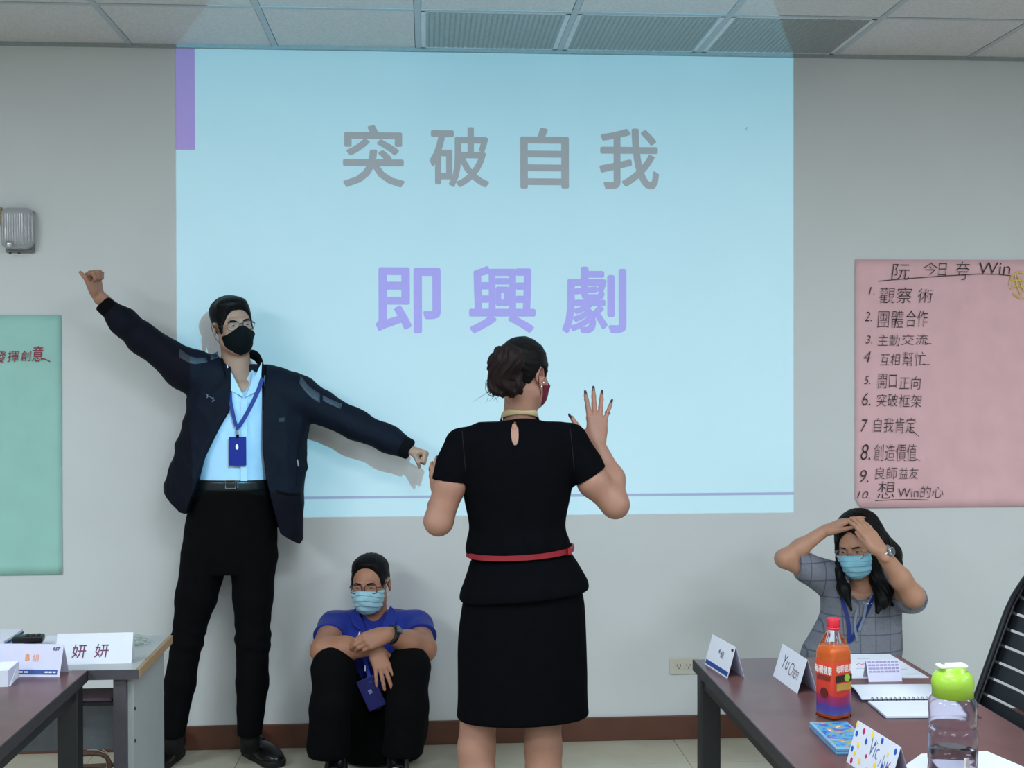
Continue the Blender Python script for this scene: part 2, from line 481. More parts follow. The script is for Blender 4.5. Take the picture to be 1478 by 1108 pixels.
# ---- projected slide: characters and bars of light painted onto a thin added wall panel
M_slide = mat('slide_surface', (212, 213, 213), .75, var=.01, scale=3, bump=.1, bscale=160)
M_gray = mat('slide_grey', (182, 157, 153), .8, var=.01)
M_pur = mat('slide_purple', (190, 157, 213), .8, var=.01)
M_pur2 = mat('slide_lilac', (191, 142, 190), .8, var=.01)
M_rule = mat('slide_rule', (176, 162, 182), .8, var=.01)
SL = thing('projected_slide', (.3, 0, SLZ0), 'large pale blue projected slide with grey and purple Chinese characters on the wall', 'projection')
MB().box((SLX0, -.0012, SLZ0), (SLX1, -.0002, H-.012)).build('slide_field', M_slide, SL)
MW = Matrix(((1, 0, 0, 0), (0, 0, -1, 0), (0, 1, 0, 0), (0, 0, 0, 1)))     # x right, y up, z out of the front wall
def wbox(x0, y0, x1, y1, Y=0):
    a, b = at(x0, y1, Y), at(x1, y0, Y); return (a[0], a[2], b[0], b[2])
def shifted(y): M = MW.copy(); M[1][3] = y; return M
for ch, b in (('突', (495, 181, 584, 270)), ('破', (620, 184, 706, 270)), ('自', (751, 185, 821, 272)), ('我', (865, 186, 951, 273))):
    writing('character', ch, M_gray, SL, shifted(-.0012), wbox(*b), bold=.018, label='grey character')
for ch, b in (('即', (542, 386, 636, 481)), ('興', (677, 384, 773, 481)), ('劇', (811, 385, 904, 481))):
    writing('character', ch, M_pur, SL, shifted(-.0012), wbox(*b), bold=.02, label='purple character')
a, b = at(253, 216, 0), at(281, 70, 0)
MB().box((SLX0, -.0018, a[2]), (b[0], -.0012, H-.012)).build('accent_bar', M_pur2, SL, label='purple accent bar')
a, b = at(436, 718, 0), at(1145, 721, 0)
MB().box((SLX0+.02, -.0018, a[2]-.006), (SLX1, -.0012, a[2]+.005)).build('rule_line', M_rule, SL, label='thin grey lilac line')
a = at(1078, 186, 0)
MB().pipe([(a[0]+.004*math.cos(t), -.002, a[2]+.006*math.sin(t)) for t in np.linspace(0, 5.6, 10)], .001, 5).build('pen_mark', mat('faint_mark', (90, 110, 140)), SL)

# ---- posters
def poster(x0, z0, x1, z1, m, label, curl=.004, seed=1, cut=None):
    t = thing('paper_poster', ((x0+x1)/2, 0, z0), label, 'poster')
    n = 26; V = []; F = []
    for j in range(n+1):
        for i in range(n+1):
            u, v = i/n, j/n
            y = -.004-.0022*(math.sin(v*31+seed)*math.exp(-v*1.6)+.8*math.sin(u*5+v*7+seed))*.5-.004*max(0, .05-v)/.05
            z = z0+v*(z1-z0); x = x0+u*(x1-x0)
            if cut and j == 0 and i == 0: x += .012; z += .016
            V.append((x, y, z))
    for j in range(n):
        for i in range(n): a = j*(n+1)+i; F.append((a, a+1, a+n+2, a+n+1))
    o = part('paper', pydata(V, F), m, t, True)
    so = o.modifiers.new('s', 'SOLIDIFY'); so.thickness = .0006; so.offset = 1
    return t
M_pink = mat('pink_paper', (229, 182, 186), .8, var=.05, scale=9)
M_green = mat('green_paper', (160, 206, 196), .8, var=.04, scale=9)
M_ink = mat('black_marker', (52, 42, 50), .7)
M_red = mat('red_marker', (150, 42, 66), .7)
M_yel = mat('yellow_marker', (222, 196, 112), .7)
PK = poster(1.861, .975, 2.64, 2.038, M_pink, 'pink flip-chart paper with a handwritten numbered list, right of the slide', seed=2, cut=True)
SY = -.0095
def pbox(X0, Y0, X1, Y1): return wbox(1220+X0/2.915, 360+Y0/2.915, 1220+X1/2.915, 360+Y1/2.915)
def hand(body, box, m, par, shear=.12, bold=-.012, conv=pbox, Y=SY): writing('handwriting', body, m, par, shifted(Y), conv(*box), bold, shear)
for body, box in (('阮', (190, 62, 268, 128)), ('今', (325, 55, 385, 108)), ('日', (388, 58, 424, 112)), ('夸', (462, 52, 520, 128)), ('Win', (560, 55, 690, 104))):
    hand(body, box, M_ink, PK)
rows = [('1.', (95, 158, 120, 190), '觀察', (140, 160, 278, 226), '術', (302, 165, 366, 224)), ('2.', (78, 262, 108, 302), '團體', (132, 257, 242, 330), '合作', (252, 255, 345, 326)),
        ('3.', (82, 362, 110, 396), '主動', (132, 358, 226, 406), '交流', (232, 356, 345, 402)), ('4', (74, 428, 104, 474), '互相', (142, 438, 228, 488), '幫忙', (238, 430, 336, 490)),
        ('5.', (76, 532, 102, 566), '開口', (134, 522, 214, 584), '正向', (222, 534, 314, 588)), ('6.', (68, 602, 102, 656), '突破', (128, 606, 218, 660), '框架', (222, 610, 318, 664)),
        ('7', (62, 714, 92, 766), '自我', (116, 708, 200, 768), '肯定', (208, 706, 292, 772)), ('8.', (62, 818, 102, 884), '創造', (116, 818, 206, 888), '價值', (210, 816, 296, 890)),
        ('9.', (60, 926, 94, 978), '良師', (122, 914, 216, 966), '益友', (222, 916, 304, 964)), ('10.', (46, 1016, 100, 1046), '想', (132, 972, 204, 1046), 'Win的心', (220, 992, 408, 1044))]
for r in rows:
    for q in range(0, 6, 2): hand(r[q], r[q+1], M_ink, PK, shear=.1 if q else .25)
def stroke(pts, m, par, rad=.0016, conv=None, name='handwriting', Y=SY-.0008):
    P = [at(1220+x/2.915, 360+y/2.915, Y) if conv is None else conv(x, y) for x, y in pts]
    MB().pipe(P, rad, 5).build(name, m, par)
stroke([(140, 133), (260, 122), (400, 112), (560, 103), (640, 104), (695, 110)], M_ink, PK)
stroke([(125, 1056), (200, 1052), (280, 1050), (350, 1053)], M_ink, PK, .0012)
stroke([(335, 392), (350, 396), (362, 396)], M_ink, PK, .0012); stroke([(328, 480), (342, 484), (354, 482)], M_ink, PK, .0012)
stroke([(270, 748), (290, 768), (310, 786)], M_ink, PK, .0012); stroke([(296, 880), (316, 886)], M_ink, PK, .0012)
for q in ([(690, 150), (700, 110), (730, 95), (752, 100)], [(695, 165), (725, 150), (750, 160)], [(705, 185), (735, 205), (752, 200)], [(715, 105), (722, 150), (740, 190)], [(700, 130), (752, 130)], [(725, 110), (752, 175)]):
    stroke(q, M_yel, PK, .0035)
GP = poster(-2.24, .735, -1.463, 1.797, M_green, 'pale green flip-chart paper with dark red writing, at the left end of the wall', seed=4)
def gbox(X0, Y0, X1, Y1): return wbox(X0/2.77, 440+Y0/2.77, X1/2.77, 440+Y1/2.77)
for ch, b in (('發', (-28, 182, 28, 232)), ('揮', (32, 182, 80, 228)), ('創', (84, 184, 128, 224)), ('意', (130, 164, 176, 226))):
    hand(ch, b, M_red, GP, bold=.0, conv=gbox)
stroke([(165, 214), (180, 216), (200, 226)], M_red, GP, .002, conv=lambda x, y: at(x/2.77, 440+y/2.77, SY-.0008))

# ---- emergency lamp and the small tan box beside it
lx0, lx1, lz0, lz1 = -1.692, -1.558, 2.05, 2.232
EL = thing('emergency_light', ((lx0+lx1)/2, 0, lz0), 'clear ribbed wall lamp on the left of the wall, above the raised fist', 'light')
Mc = mat('ribbed_plastic', (214, 214, 218), .12, var=.02, trans=.45, coat=.4)
lc = (lx0+lx1)/2
MB().box((lx0+.012, -.02, lz0), (lx1-.008, 0, lz1-.01), bevel=.006).build('lamp_base', mat('lamp_base', (120, 116, 114), .5), EL)
cov = Fld([(rbox((lc, -.035, (lz0+lz1)/2+.006), (.063, .035, .084), .03), 0)], .0016, pad=.006)
cov.disp(lambda X, Y, Z: .0016*np.sin((X-lc)*2*math.pi/.0095)*(Z < lz1-.03)*(Z > lz0+.022))
cov.keep(lambda X, Y, Z: Y+0*X+0*Z+.001)
fpart('ribbed_cover', cov, Mc, EL)
MB().capped([(.0001, 0), (.012, 0), (.014, .006), (.009, .012), (.0001, .012)], 16, Matrix.Translation((lc-.02, -.075, lz0+.03)) @ Matrix.Rotation(math.radians(90), 4, 'X')).build('bulb', mat('chrome', (220, 222, 225), .08, 1), EL, True)
for k in (-.03, .005): MB().capped([(.0001, 0), (.005, 0), (.005, .006), (.0001, .006)], 12, Matrix.Translation((lc+k, -.035, lz0-.006))).build('button', mat('dark_plastic', (40, 38, 40), .4), EL)
tb = thing('switch_box', (-1.725, 0, 2.165), 'small tan plastic box just left of the ribbed lamp, cut by the frame', 'box')
MB().box((-1.76, -.025, 2.165), (-1.695, 0, 2.236), bevel=.003).build('box_body', mat('tan_plastic', (163, 150, 118), .5), tb)
MB().box((-1.75, -.028, 2.175), (-1.705, -.025, 2.226), bevel=.001).build('front_plate', mat('tan_plastic2', (172, 160, 130), .5), tb)

# ---- wall outlet
OU = thing('wall_outlet', (1.115, 0, .275), 'cream double power outlet low on the wall, half behind the table corner', 'outlet')
M_out = mat('outlet_plate', (206, 200, 186), .4, var=.02); M_dk = mat('outlet_hole', (50, 46, 44), .8)
MB().box((1.056, -.008, .275), (1.176, 0, .345), bevel=.003).build('plate', M_out, OU)
for k in range(2):
    xc = 1.095+k*.041
    s = MB().box((xc-.018, -.0105, .295), (xc+.018, -.008, .325), bevel=.001).build('socket', M_out, OU)
    h = MB()
    h.box((xc-.009, -.0112, .309), (xc-.007, -.0104, .319)); h.box((xc+.006, -.0112, .309), (xc+.008, -.0104, .319)); h.box((xc-.002, -.0112, .300), (xc+.002, -.0104, .304))
    part('slot', h.mesh(), M_dk, s)

# ================================================================ tables
M_top = mat('brown_laminate', (96, 66, 66), .32, var=.12, scale=14, bump=.05)
M_blk = mat('black_metal', (26, 27, 30), .45, var=.05)
M_edge = mat('dark_edge', (44, 42, 46), .5)
def training_table(x0, x1, y0, y1, label):
    t = thing('training_table', ((x0+x1)/2, (y0+y1)/2, 0), label, 'table')
    MB().box((x0+.003, y0+.003, .715), (x1-.003, y1-.003, .74)).build('tabletop', M_top, t)
    e = MB(); 
    for a, b in (((x0, y0), (x1, y0+.004)), ((x0, y1-.004), (x1, y1)), ((x0, y0), (x0+.004, y1)), ((x1-.004, y0), (x1, y1))): e.box((a[0], a[1], .71), (b[0], b[1], .7395))
    e.build('edge_band', M_edge, t)
    f = MB()
    for a, b in (((x0+.05, y1-.06), (x1-.05, y1-.02)), ((x0+.05, y0+.02), (x1-.05, y0+.06)), ((x0+.015, y0+.06), (x0+.055, y1-.06)), ((x1-.055, y0+.06), (x1-.015, y1-.06))): f.box((a[0], a[1], .675), (b[0], b[1], .71))
    f.build('apron_frame', M_blk, t)
    for X in (x0+.01, x1-.065):
        for Y in (y0+.012, y1-.067):
            MB().box((X, Y, .012), (X+.055, Y+.055, .71), bevel=.003).build('leg', M_blk, t)
            MB().box((X+.008, Y+.008, 0), (X+.047, Y+.047, .014)).build('foot', mat('foot_plastic', (18, 18, 18), .6), t)
    return t
training_table(.781, 1.382, -3.35, -1.738, 'dark brown training table with black legs at the right, in front of the seated woman')
training_table(-1.51, -.902, -3.3, -1.735, 'dark brown training table with black leg at the bottom left corner')
M_gt = mat('grey_laminate', (158, 162, 162), .4, var=.03); M_gp = mat('grey_panel', (150, 154, 156), .5, var=.03)
GD = thing('grey_desk', (-1.35, -1.5, 0), 'grey office desk with tan wood edge, behind the left brown table', 'desk')
MB().box((-1.95, -1.729, .717), (-.775, -1.275, .7385)).build('desktop', M_gt, GD)
MB().box((-1.95, -1.733, .712), (-.766, -1.729, .7385)).build('front_edge', mat('purple_grey_edge', (64, 60, 68), .5), GD)
MB().box((-.775, -1.729, .713), (-.764, -1.275, .7385), bevel=.002).build('wooden_edge', mat('wood_edge', (152, 122, 90), .5, var=.15, scale=60), GD)
MB().box((-.803, -1.70, 0), (-.787, -1.30, .713)).build('side_panel', M_gp, GD)
MB().box((-1.93, -1.70, 0), (-1.914, -1.30, .713)).build('side_panel', M_gp, GD)
MB().box((-.838, -1.72, 0), (-.803, -1.685, .713)).build('front_post', mat('post_grey', (66, 62, 70), .5), GD)
for z in (.53, .62): MB().capped([(.0001, 0), (.005, 0), (.005, .003), (.0001, .003)], 10, Matrix.Translation((-.787, -1.69, z)) @ Matrix.Rotation(math.radians(90), 4, 'Y')).build('screw', M_dk, GD)
MB().box((-1.91, -1.66, .622), (-.838, -1.51, .632)).build('under_shelf', mat('shelf_dark', (40, 38, 44), .5), GD)
MB().box((-1.914, -1.51, .455), (-.838, -1.498, .632)).build('modesty_panel', mat('blue_grey_panel', (122, 128, 138), .6), GD)
b = thing('folder', (-1.0, -1.58, .6322), 'purplish folder on the shelf under the grey desk', 'folder')
MB().box((-1.2, -1.65, .6322), (-.86, -1.52, .636)).build('cover', mat('mauve_card', (150, 112, 134), .7), b)
MB().box((-1.19, -1.645, .636), (-.865, -1.525, .6375)).build('sheet', mat('mauve_card2', (170, 140, 158), .7), b)

# brown curved frame and cables on the floor behind the desk
p0 = atz(118, 1100, .02)
BF = thing('curved_stand', (-1.28, -.62, 0), 'brown curved metal stand with loose wires on the floor under the grey desk', 'stand')
MBr = mat('brown_metal', (88, 62, 48), .4)
cy = -.62
def ff(px, py, Y=-.62): return tuple(at(px, py, Y))
MB().pipe([ff(118, 1088), ff(132, 1087), ff(146, 1088), ff(154, 1092), ff(158, 1100), ff(158, 1112), ff(157, 1150)], .009, 8).build('curved_tube', MBr, BF)
MB().pipe([ff(96, 1106, -.60), ff(130, 1105.5, -.60), ff(178, 1103, -.60)], .009, 8).build('crossbar', MBr, BF)
MB().pipe([ff(100, 1106), ff(101, 1150)], .009, 8).build('back_tube', MBr, BF)
MB().pipe([(float(at(101, 1150, cy)[0]), cy-.14, .009), (float(at(101, 1150, cy)[0]), cy+.10, .009)], .009, 8).build('foot_tube', MBr, BF)
MB().pipe([(float(at(157, 1150, cy)[0]), cy-.14, .009), (float(at(157, 1150, cy)[0]), cy+.10, .009)], .009, 8).build('foot_tube', MBr, BF)
MB().pipe([ff(101, 1150), (float(at(101, 1150, cy)[0]), cy, .009)], .009, 8).build('back_tube', MBr, BF)
MB().pipe([ff(157, 1150), (float(at(157, 1150, cy)[0]), cy, .009)], .009, 8).build('back_tube', MBr, BF)
MW1 = mat('wire_grey', (150, 140, 136), .4)
MB().pipe([ff(124, 1079), ff(136, 1078), ff(148, 1081), ff(155, 1087), ff(155, 1100), ff(153, 1112)], .0022, 6).build('wire', MW1, BF)
MB().pipe([ff(126, 1082), ff(140, 1082), ff(150, 1086), ff(153, 1096), ff(155, 1110)], .0018, 6).build('wire', MW1, BF)

# ================================================================ things on the tables
TZ = .74
M_pap = mat('white_paper', (208, 210, 221), .75, var=.015, scale=30)
M_lav = mat('lavender_paper', (198, 196, 220), .75, var=.02, scale=30)
M_nav = mat('navy_print', (40, 70, 136), .6); M_ora = mat('orange_print', (216, 140, 96), .7); M_bk = mat('black_print', (50, 44, 56), .7)
M_wine = mat('wine_marker', (104, 52, 84), .7)
def vv(p): return Vector([float(c) for c in p])
def tent(name, FL, FR, BL, BR, RL, RR, m, label, cat='name card', group=None, th=.0006, m2=None):
    FL, FR, BL, BR, RL, RR = map(vv, (FL, FR, BL, BR, RL, RR))
    c = (FL+FR+BL+BR)/4; t = thing(name, (c.x, c.y, min(FL.z, BL.z)), label, cat, group)
    def sheet(a, b, c2, d, nm, mm):
        n = (b-a).cross(d-a).normalized()*th
        part(nm, MB().prism([a, b, c2, d], n).mesh(), mm, t)
    sheet(FL, FR, RR, RL, 'front_flap', m); sheet(BR, BL, RL, RR, 'back_flap', m2 or m)
    # frame of the front flap: x along the foot, y up the slope, z out
    x = (FR-FL).normalized(); y = (RL-FL); wd = (FR-FL).length; y = (y-x*y.dot(x)); hh = y.length; y.normalize(); z = x.cross(y)
    M = Matrix(((x.x, y.x, z.x, FL.x), (x.y, y.y, z.y, FL.y), (x.z, y.z, z.z, FL.z), (0, 0, 0, 1)))
    return t, M, wd, hh
def flat_patch(name, M, x0, y0, x1, y1, m, par, lift=.001):
    return MB().box((x0, y0, lift-.0003), (x1, y1, lift), M).build(name, m, par)
def quadT(px_FL, px_FR, px_BR, px_RL, px_RR, h):
    FL, FR, BR = atz(*px_FL, TZ), atz(*px_FR, TZ), atz(*px_BR, TZ)
    RL, RR = atz(*px_RL, TZ+h), atz(*px_RR, TZ+h)
    return FL, FR, FL+(BR-FR), BR, RL, RR
def clean_tent(FLx, w_, d_, yaw, h):
    """rectangular tent: front-left foot, width, depth, yaw"""
    FL = np.array(FLx); x = np.array([math.cos(yaw), math.sin(yaw), 0]); y = np.array([-math.sin(yaw), math.cos(yaw), 0])
    return FL, FL+x*w_, FL+y*d_, FL+x*w_+y*d_, FL+y*d_*.5+np.array([0, 0, h]), FL+x*w_+y*d_*.5+np.array([0, 0, h])

# B group card
FR = atz(86, 977, TZ); 
FL = FR-np.array([.185*math.cos(math.radians(-7)), .185*math.sin(math.radians(-7)), 0])
t, M, wd, hh = tent('name_card', *clean_tent(FL, .185, .06, math.radians(-7), .082), M_lav, 'white folded card with orange lettering and a blue stripe, on the left brown table', group=None)
M4 = M
flat_patch('blue_stripe', M, .012, .006, wd-.008, .019, M_nav, t)
writing('lettering', 'B', M_ora, t, M, (.084, .042, .096, .06), bold=.05, depth=.0012)
writing('lettering', '組', M_ora, t, M, (.104, .041, .122, .06), bold=0, depth=.0012)
writing('lettering', 'RST', M_bk, t, M, (wd-.028, .070, wd-.008, .079), bold=.04, shear=.2, depth=.0012)
for k in range(3): flat_patch('small_print', M, wd-.042+k*.011, .0105, wd-.034+k*.011, .0145, M_pap, t, .0014)
for k in range(2): flat_patch('small_print', M, .072+k*.014, .0105, .082+k*.014, .0145, M_pap, t, .0014)

FR2 = atz(187, 959, TZ)+np.array([0, 0, 0])
FR2 = np.array([FR2[0], -1.655, TZ-.0015])
FL2 = FR2-np.array([.21*math.cos(.02), .21*math.sin(.02), 0])
t, M, wd, hh = tent('name_card', *clean_tent(FL2, .21, .055, .02, .082), M_pap, 'wide white folded card with two dark handwritten characters, on the grey desk')
for x in (.062, .124):
    writing('handwriting', '妍', M_wine, t, M, (x-.018, .018, x+.022, .056), bold=.006, shear=.1, depth=.0012)

# little white paper box at the very left
c = atz(-2, 990, TZ)
t = thing('paper_box', (c[0], c[1]+.04, TZ), 'small open white paper box at the left edge of the picture, on the brown table', 'box')
Mx = Matrix.Translation((c[0]+.035, c[1]+.03, TZ)) @ Matrix.Rotation(.12, 4, 'Z')
MB().prism([(-.13, -.03, 0), (-.008, -.03, 0), (.0, .02, .012), (.0, .035, .05), (-.12, .035, .05)], (0, .001, 0), Mx).build('back_flap', M_pap, t)
MB().box((-.13, -.035, .0), (-.014, -.033, .042), Mx).build('front_flap', M_pap, t)
MB().prism([(-.014, -.035, .0), (-.014, -.035, .042), (.0, .035, .05), (.0, .035, .008)], (.001, 0, 0), Mx).build('side_flap', M_lav, t)
MB().box((-.13, -.034, 0), (-.012, .034, .001), Mx).build('bottom_flap', M_pap, t)

GZ = .7385
def sheet_thing(name, corners, th, m, label, cat, z=TZ, bend=0, group=None):
    P = [np.array([*p[:2], z]) for p in corners]; c = sum(P)/4
    t = thing(name, c, label, cat, group)
    o = MB().prism([tuple(p) for p in P], (0, 0, th)).build('sheet', m, t)
    return t, P
t, P = sheet_thing('paper_stack', [atz(-40, 934, GZ), atz(6, 931, GZ), atz(33, 913, GZ), atz(-10, 913, GZ)], .012, M_pap, 'stack of white papers with a blue edge, at the back left of the grey desk', 'papers', GZ)
MB().prism([(p[0]+.004, p[1]-.004, GZ) for p in P], (0, 0, .005)).build('blue_folder', M_nav, t)
t, P = sheet_thing('loose_paper', [atz(50, 932, GZ), atz(88, 932, GZ), atz(107, 918, GZ), atz(70, 917, GZ)], .0012, M_pap, 'white sheets lying behind the handwritten card on the grey desk', 'paper', GZ)
# black clip-shaped gadget
c = at(42, 924, -1.40)
t = thing('desk_gadget', (c[0], -1.40, GZ), 'small black block gadget on a foot, on the grey desk by the paper stack', 'gadget')
Mg = Matrix.Translation((c[0], -1.40, GZ)) @ Matrix.Rotation(.12, 4, 'Z')
bk = mat('black_plastic', (22, 22, 26), .35)
MB().box((-.015, -.012, 0), (.018, .02, .012), Mg, bevel=.002).build('foot', bk, t)
MB().box((-.045, -.022, .012), (.042, .022, .032), Mg, bevel=.004).build('body', bk, t)
for k in range(3): MB().box((-.01+k*.016, -.01, .032), (0+k*.016, .01, .035), Mg, bevel=.001).build('key', mat('black_rubber', (40, 40, 44), .7), t)
c = atz(56, 938, GZ)
t = thing('flat_case', (c[0], c[1], GZ), 'flat dark green-grey case lying behind the orange-lettered card', 'case')
Mg = Matrix.Translation((c[0], c[1], GZ)) @ Matrix.Rotation(-.05, 4, 'Z')
MB().box((-.05, -.028, 0), (.042, .028, .007), Mg, bevel=.002).build('case_body', mat('case_green', (74, 86, 86), .4), t)
MB().box((-.048, -.026, .0072), (.040, .026, .013), Mg, bevel=.002).build('case_lid', mat('case_green2', (92, 104, 104), .4), t)
# crumpled clear plastic
random.seed(5)
c = atz(188, 930, GZ)
t = thing('plastic_wrapper', (c[0], c[1], GZ), 'crumpled clear plastic wrapper at the back right of the grey desk', 'wrapper')
bm = bmesh.new(); bmesh.ops.create_icosphere(bm, subdivisions=3, radius=1)
for v in bm.verts:
    q = v.co; r = 1+.35*math.sin(q.x*9+q.y*7)*math.cos(q.z*8+q.x*5)+random.uniform(-.12, .12)
    v.co = Vector((q.x*r*.045, q.y*r*.035, max(0, (q.z*r*.016+.012)))) + vv(c)
me = bpy.data.meshes.new('wrap'); bm.to_mesh(me); bm.free()
M_film = mat('clear_film', (225, 235, 230), .12, trans=.85, ior=1.25, alpha=.75)
part('crumpled_film', me, M_film, t)
for k in range(4):
    a = .5+k*1.6
    MB().prism([(0, 0, 0), (.022, .004, .006), (.026, .014, .003), (.004, .012, 0)], (0, 0, .0004), Matrix.Translation(vv(c)+Vector((.03*math.cos(a), .025*math.sin(a), .003))) @ Matrix.Rotation(a, 4, 'Z') @ Matrix.Rotation(.5, 4, 'X')).build('torn_flap', M_film, t)

# right table: three tents
def tent_px(name, FLp, FRp, RLp, RRp, BRp, h, m, label, m2=None):
    FL, FR = atz(*FLp, TZ), atz(*FRp, TZ); BR = atz(*BRp, TZ)
    x = nrm(FR-FL); d = BR-FR; d = d-x*(d@x); wd = np.linalg.norm(FR-FL)
    BL, BR = FL+d, FR+d; R = (d*.5+np.array([0, 0, h]))
    return tent(name, FL, FR, BL, BR, FL+R, FR+R, m, label, m2=m2)
t, M, wd, hh = tent_px('name_card', (1017, 958), (1050, 979), None, None, (1075, 978), .082, M_pap, 'small white folded card with dark blue stripe, far left on the right table', m2=M_lav)
flat_patch('blue_stripe', M, .004, .004, wd-.004, .016, M_nav, t)
flat_patch('corner_mark', M, wd-.022, hh-.015, wd-.008, hh-.008, M_bk, t)
writing('lettering', 'A', M_bk, t, M, (wd*.42, .048, wd*.42+.013, .06), bold=.03, depth=.0012); writing('lettering', '組', M_bk, t, M, (wd*.42+.018, .040, wd*.42+.04, .058), depth=.0012)
t, M, wd, hh = tent_px('name_card', (1116, 975), (1151, 1001), None, None, (1180, 1000), .085, M_pap, 'white folded card with thin cursive handwriting, left of the juice bottle', m2=M_lav)
writing('handwriting', 'Yu', M_bk, t, M, (wd*.22, .035, wd*.45, .07), bold=-.015, shear=.3, depth=.0012)
writing('handwriting', 'Chen', M_wine, t, M, (wd*.5, .028, wd*.86, .062), bold=-.015, shear=.3, depth=.0012)
t, M, wd, hh = tent_px('name_card', (1222, 1099), (1283, 1142), None, None, (1318, 1140), .085, M_pap, 'white folded card with coloured dots and blue handwriting', m2=M_lav)
cols = [mat('dot_blue', (30, 84, 178), .6), mat('dot_yellow', (232, 204, 74), .6), mat('dot_magenta', (178, 30, 96), .6), mat('dot_green', (70, 120, 110), .6)]
rs = random.Random(3)
for (u, v, c_, s) in ((.06, .72, 0, 1), (.05, .35, 0, 1), (.1, .1, 2, 1), (.16, .5, 1, 1), (.2, .86, 2, 1), (.13, .28, 1, .8), (.3, .68, 0, 1), (.27, .2, 1, 1), (.4, .9, 1, 1.1), (.38, .38, 2, .7), (.5, .75, 3, .6), (.62, .9, 0, 1), (.6, .3, 1, 1), (.7, .12, 2, 1), (.8, .7, 1, .7), (.86, .4, 2, 1.1), (.93, .85, 0, 1), (.02, .92, 1, .8), (.75, .4, 0, .7), (.46, .1, 0, .9)):
    MB().capped([(.0001, .0008), (.0052*s, .0008), (.0052*s, .0012), (.0001, .0012)], 14, M @ Matrix.Translation((u*wd, v*hh, 0)) @ Matrix.Diagonal((1, 1.25, 1, 1))).build('dot', cols[c_], t)
M_bpen = mat('blue_pen', (60, 84, 160), .6)
writing('handwriting', 'Vic', M_bpen, t, M, (wd*.42, .04, wd*.62, .074), bold=-.02, depth=.0014, shear=.2)
writing('handwriting', '小K', M_bpen, t, M, (wd*.66, .02, wd*.9, .058), bold=-.02, depth=.0014, shear=.2)

# juice bottle: square shouldered, hexagon-ish section with label
JB = atz(1203, 1034, TZ)
t = thing('juice_bottle', (JB[0], JB[1], TZ), 'tall square bottle of orange juice with red cap, on the right table', 'bottle')
def sqf(a, z):
    p = 5.0 if .004 < z < .152 else (5.0-(z-.152)/.04*3 if z < .192 else 2)
    p = max(2, p); c_, s_ = abs(math.cos(a)), abs(math.sin(a))
    return 1/((c_**p+s_**p)**(1/p))
Mj = Matrix.Translation((JB[0], JB[1], TZ)) @ Matrix.Rotation(math.radians(28), 4, 'Z')
M_pet = mat('clear_pet', (245, 245, 245), .04, var=.0, trans=1, ior=1.2)
M_jui = mat('orange_juice', (226, 104, 40), .25, var=.05)
MB().capped([(.025, 0), (.0305, .003), (.032, .01), (.032, .152), (.031, .160), (.025, .182), (.0175, .199), (.014, .206), (.014, .214)], 48, Mj, sqf).build('bottle_body', M_pet, t, True)
MB().capped([(.0235, .003), (.0295, .005), (.0308, .012), (.0308, .151), (.0298, .159), (.0275, .168)], 48, Mj, sqf).build('juice', M_jui, t, True)
MB().capped([(.0150, .207), (.0163, .208), (.0163, .213), (.0145, .2135)], 32, Mj).build('neck_ring', mat('red_cap', (206, 38, 56), .35), t, True)
def rib(a, z): return 1+.02*math.cos(a*36)
MB().capped([(.0155, .214), (.0158, .216), (.0158, .231), (.0148, .233), (.0001, .2335)], 72, Mj, rib).build('cap', mat('red_cap', (206, 38, 56), .35), t, True)
def lab_mat():
    m = bpy.data.materials.new('juice_label'); m.use_nodes = True; nt = m.node_tree; N = nt.nodes; b = N['Principled BSDF']; b.inputs['Roughness'].default_value = .3
    tc = N.new('ShaderNodeTexCoord'); sp = N.new('ShaderNodeSeparateXYZ'); nt.links.new(tc.outputs['Object'], sp.inputs[0])
    no = N.new('ShaderNodeTexNoise'); no.inputs['Scale'].default_value = 30; nt.links.new(tc.outputs['Object'], no.inputs['Vector'])
    ma = N.new('ShaderNodeMath'); ma.operation = 'MULTIPLY_ADD'; ma.inputs[1].default_value = 1/.135
    ad = N.new('ShaderNodeMath'); ad.operation = 'MULTIPLY_ADD'; ad.inputs[1].default_value = .14; nt.links.new(no.outputs['Fac'], ad.inputs[0]); 
    nt.links.new(sp.outputs['Z'], ma.inputs[0]); ma.inputs[2].default_value = -TZ/.135-.12; nt.links.new(ma.outputs[0], ad.inputs[2])
    cr = N.new('ShaderNodeValToRGB'); E = cr.color_ramp.elements
    E[0].position = .0; E[0].color = s2l((180, 84, 70))+(1,); E[1].position = 1; E[1].color = s2l((214, 78, 42))+(1,)
    for p, c_ in ((.06, (70, 78, 150)), (.17, (72, 60, 140)), (.24, (126, 44, 98)), (.36, (150, 40, 80)), (.40, (196, 50, 44)), (.75, (214, 68, 40))):
        e = E.new(p); e.color = s2l(c_)+(1,)
    nt.links.new(ad.outputs[0], cr.inputs[0]); nt.links.new(cr.outputs[0], b.inputs['Base Color']); return m
lab = MB(); lab.lathe([(.0323, .012), (.0323, .138)], 64, Mj, lambda a, z: sqf(a, .1)); lb = lab.build('label_sleeve', lab_mat(), t, True)
def face_frame(k):   # frame on one flat side of the bottle
    Rz = Matrix.Rotation(math.radians(90*k), 4, 'Z')
    return Mj @ Rz @ Matrix.Translation((-.036, -.0327, 0)) @ Matrix(((1, 0, 0, 0), (0, 0, -1, 0), (0, 1, 0, 0), (0, 0, 0, 1)))
M_wht = mat('white_print', (238, 232, 228), .6); M_gold = mat('gold_print', (176, 140, 66), .4); M_dr = mat('dark_red_print', (92, 24, 22), .6)
F0, F3 = face_frame(0), face_frame(3)
for F_ in (F0, F3):
    pass
writing('lettering', '每朝健康', M_wht, lb, F3, (.009, .106, .063, .126), bold=.012, depth=.001)
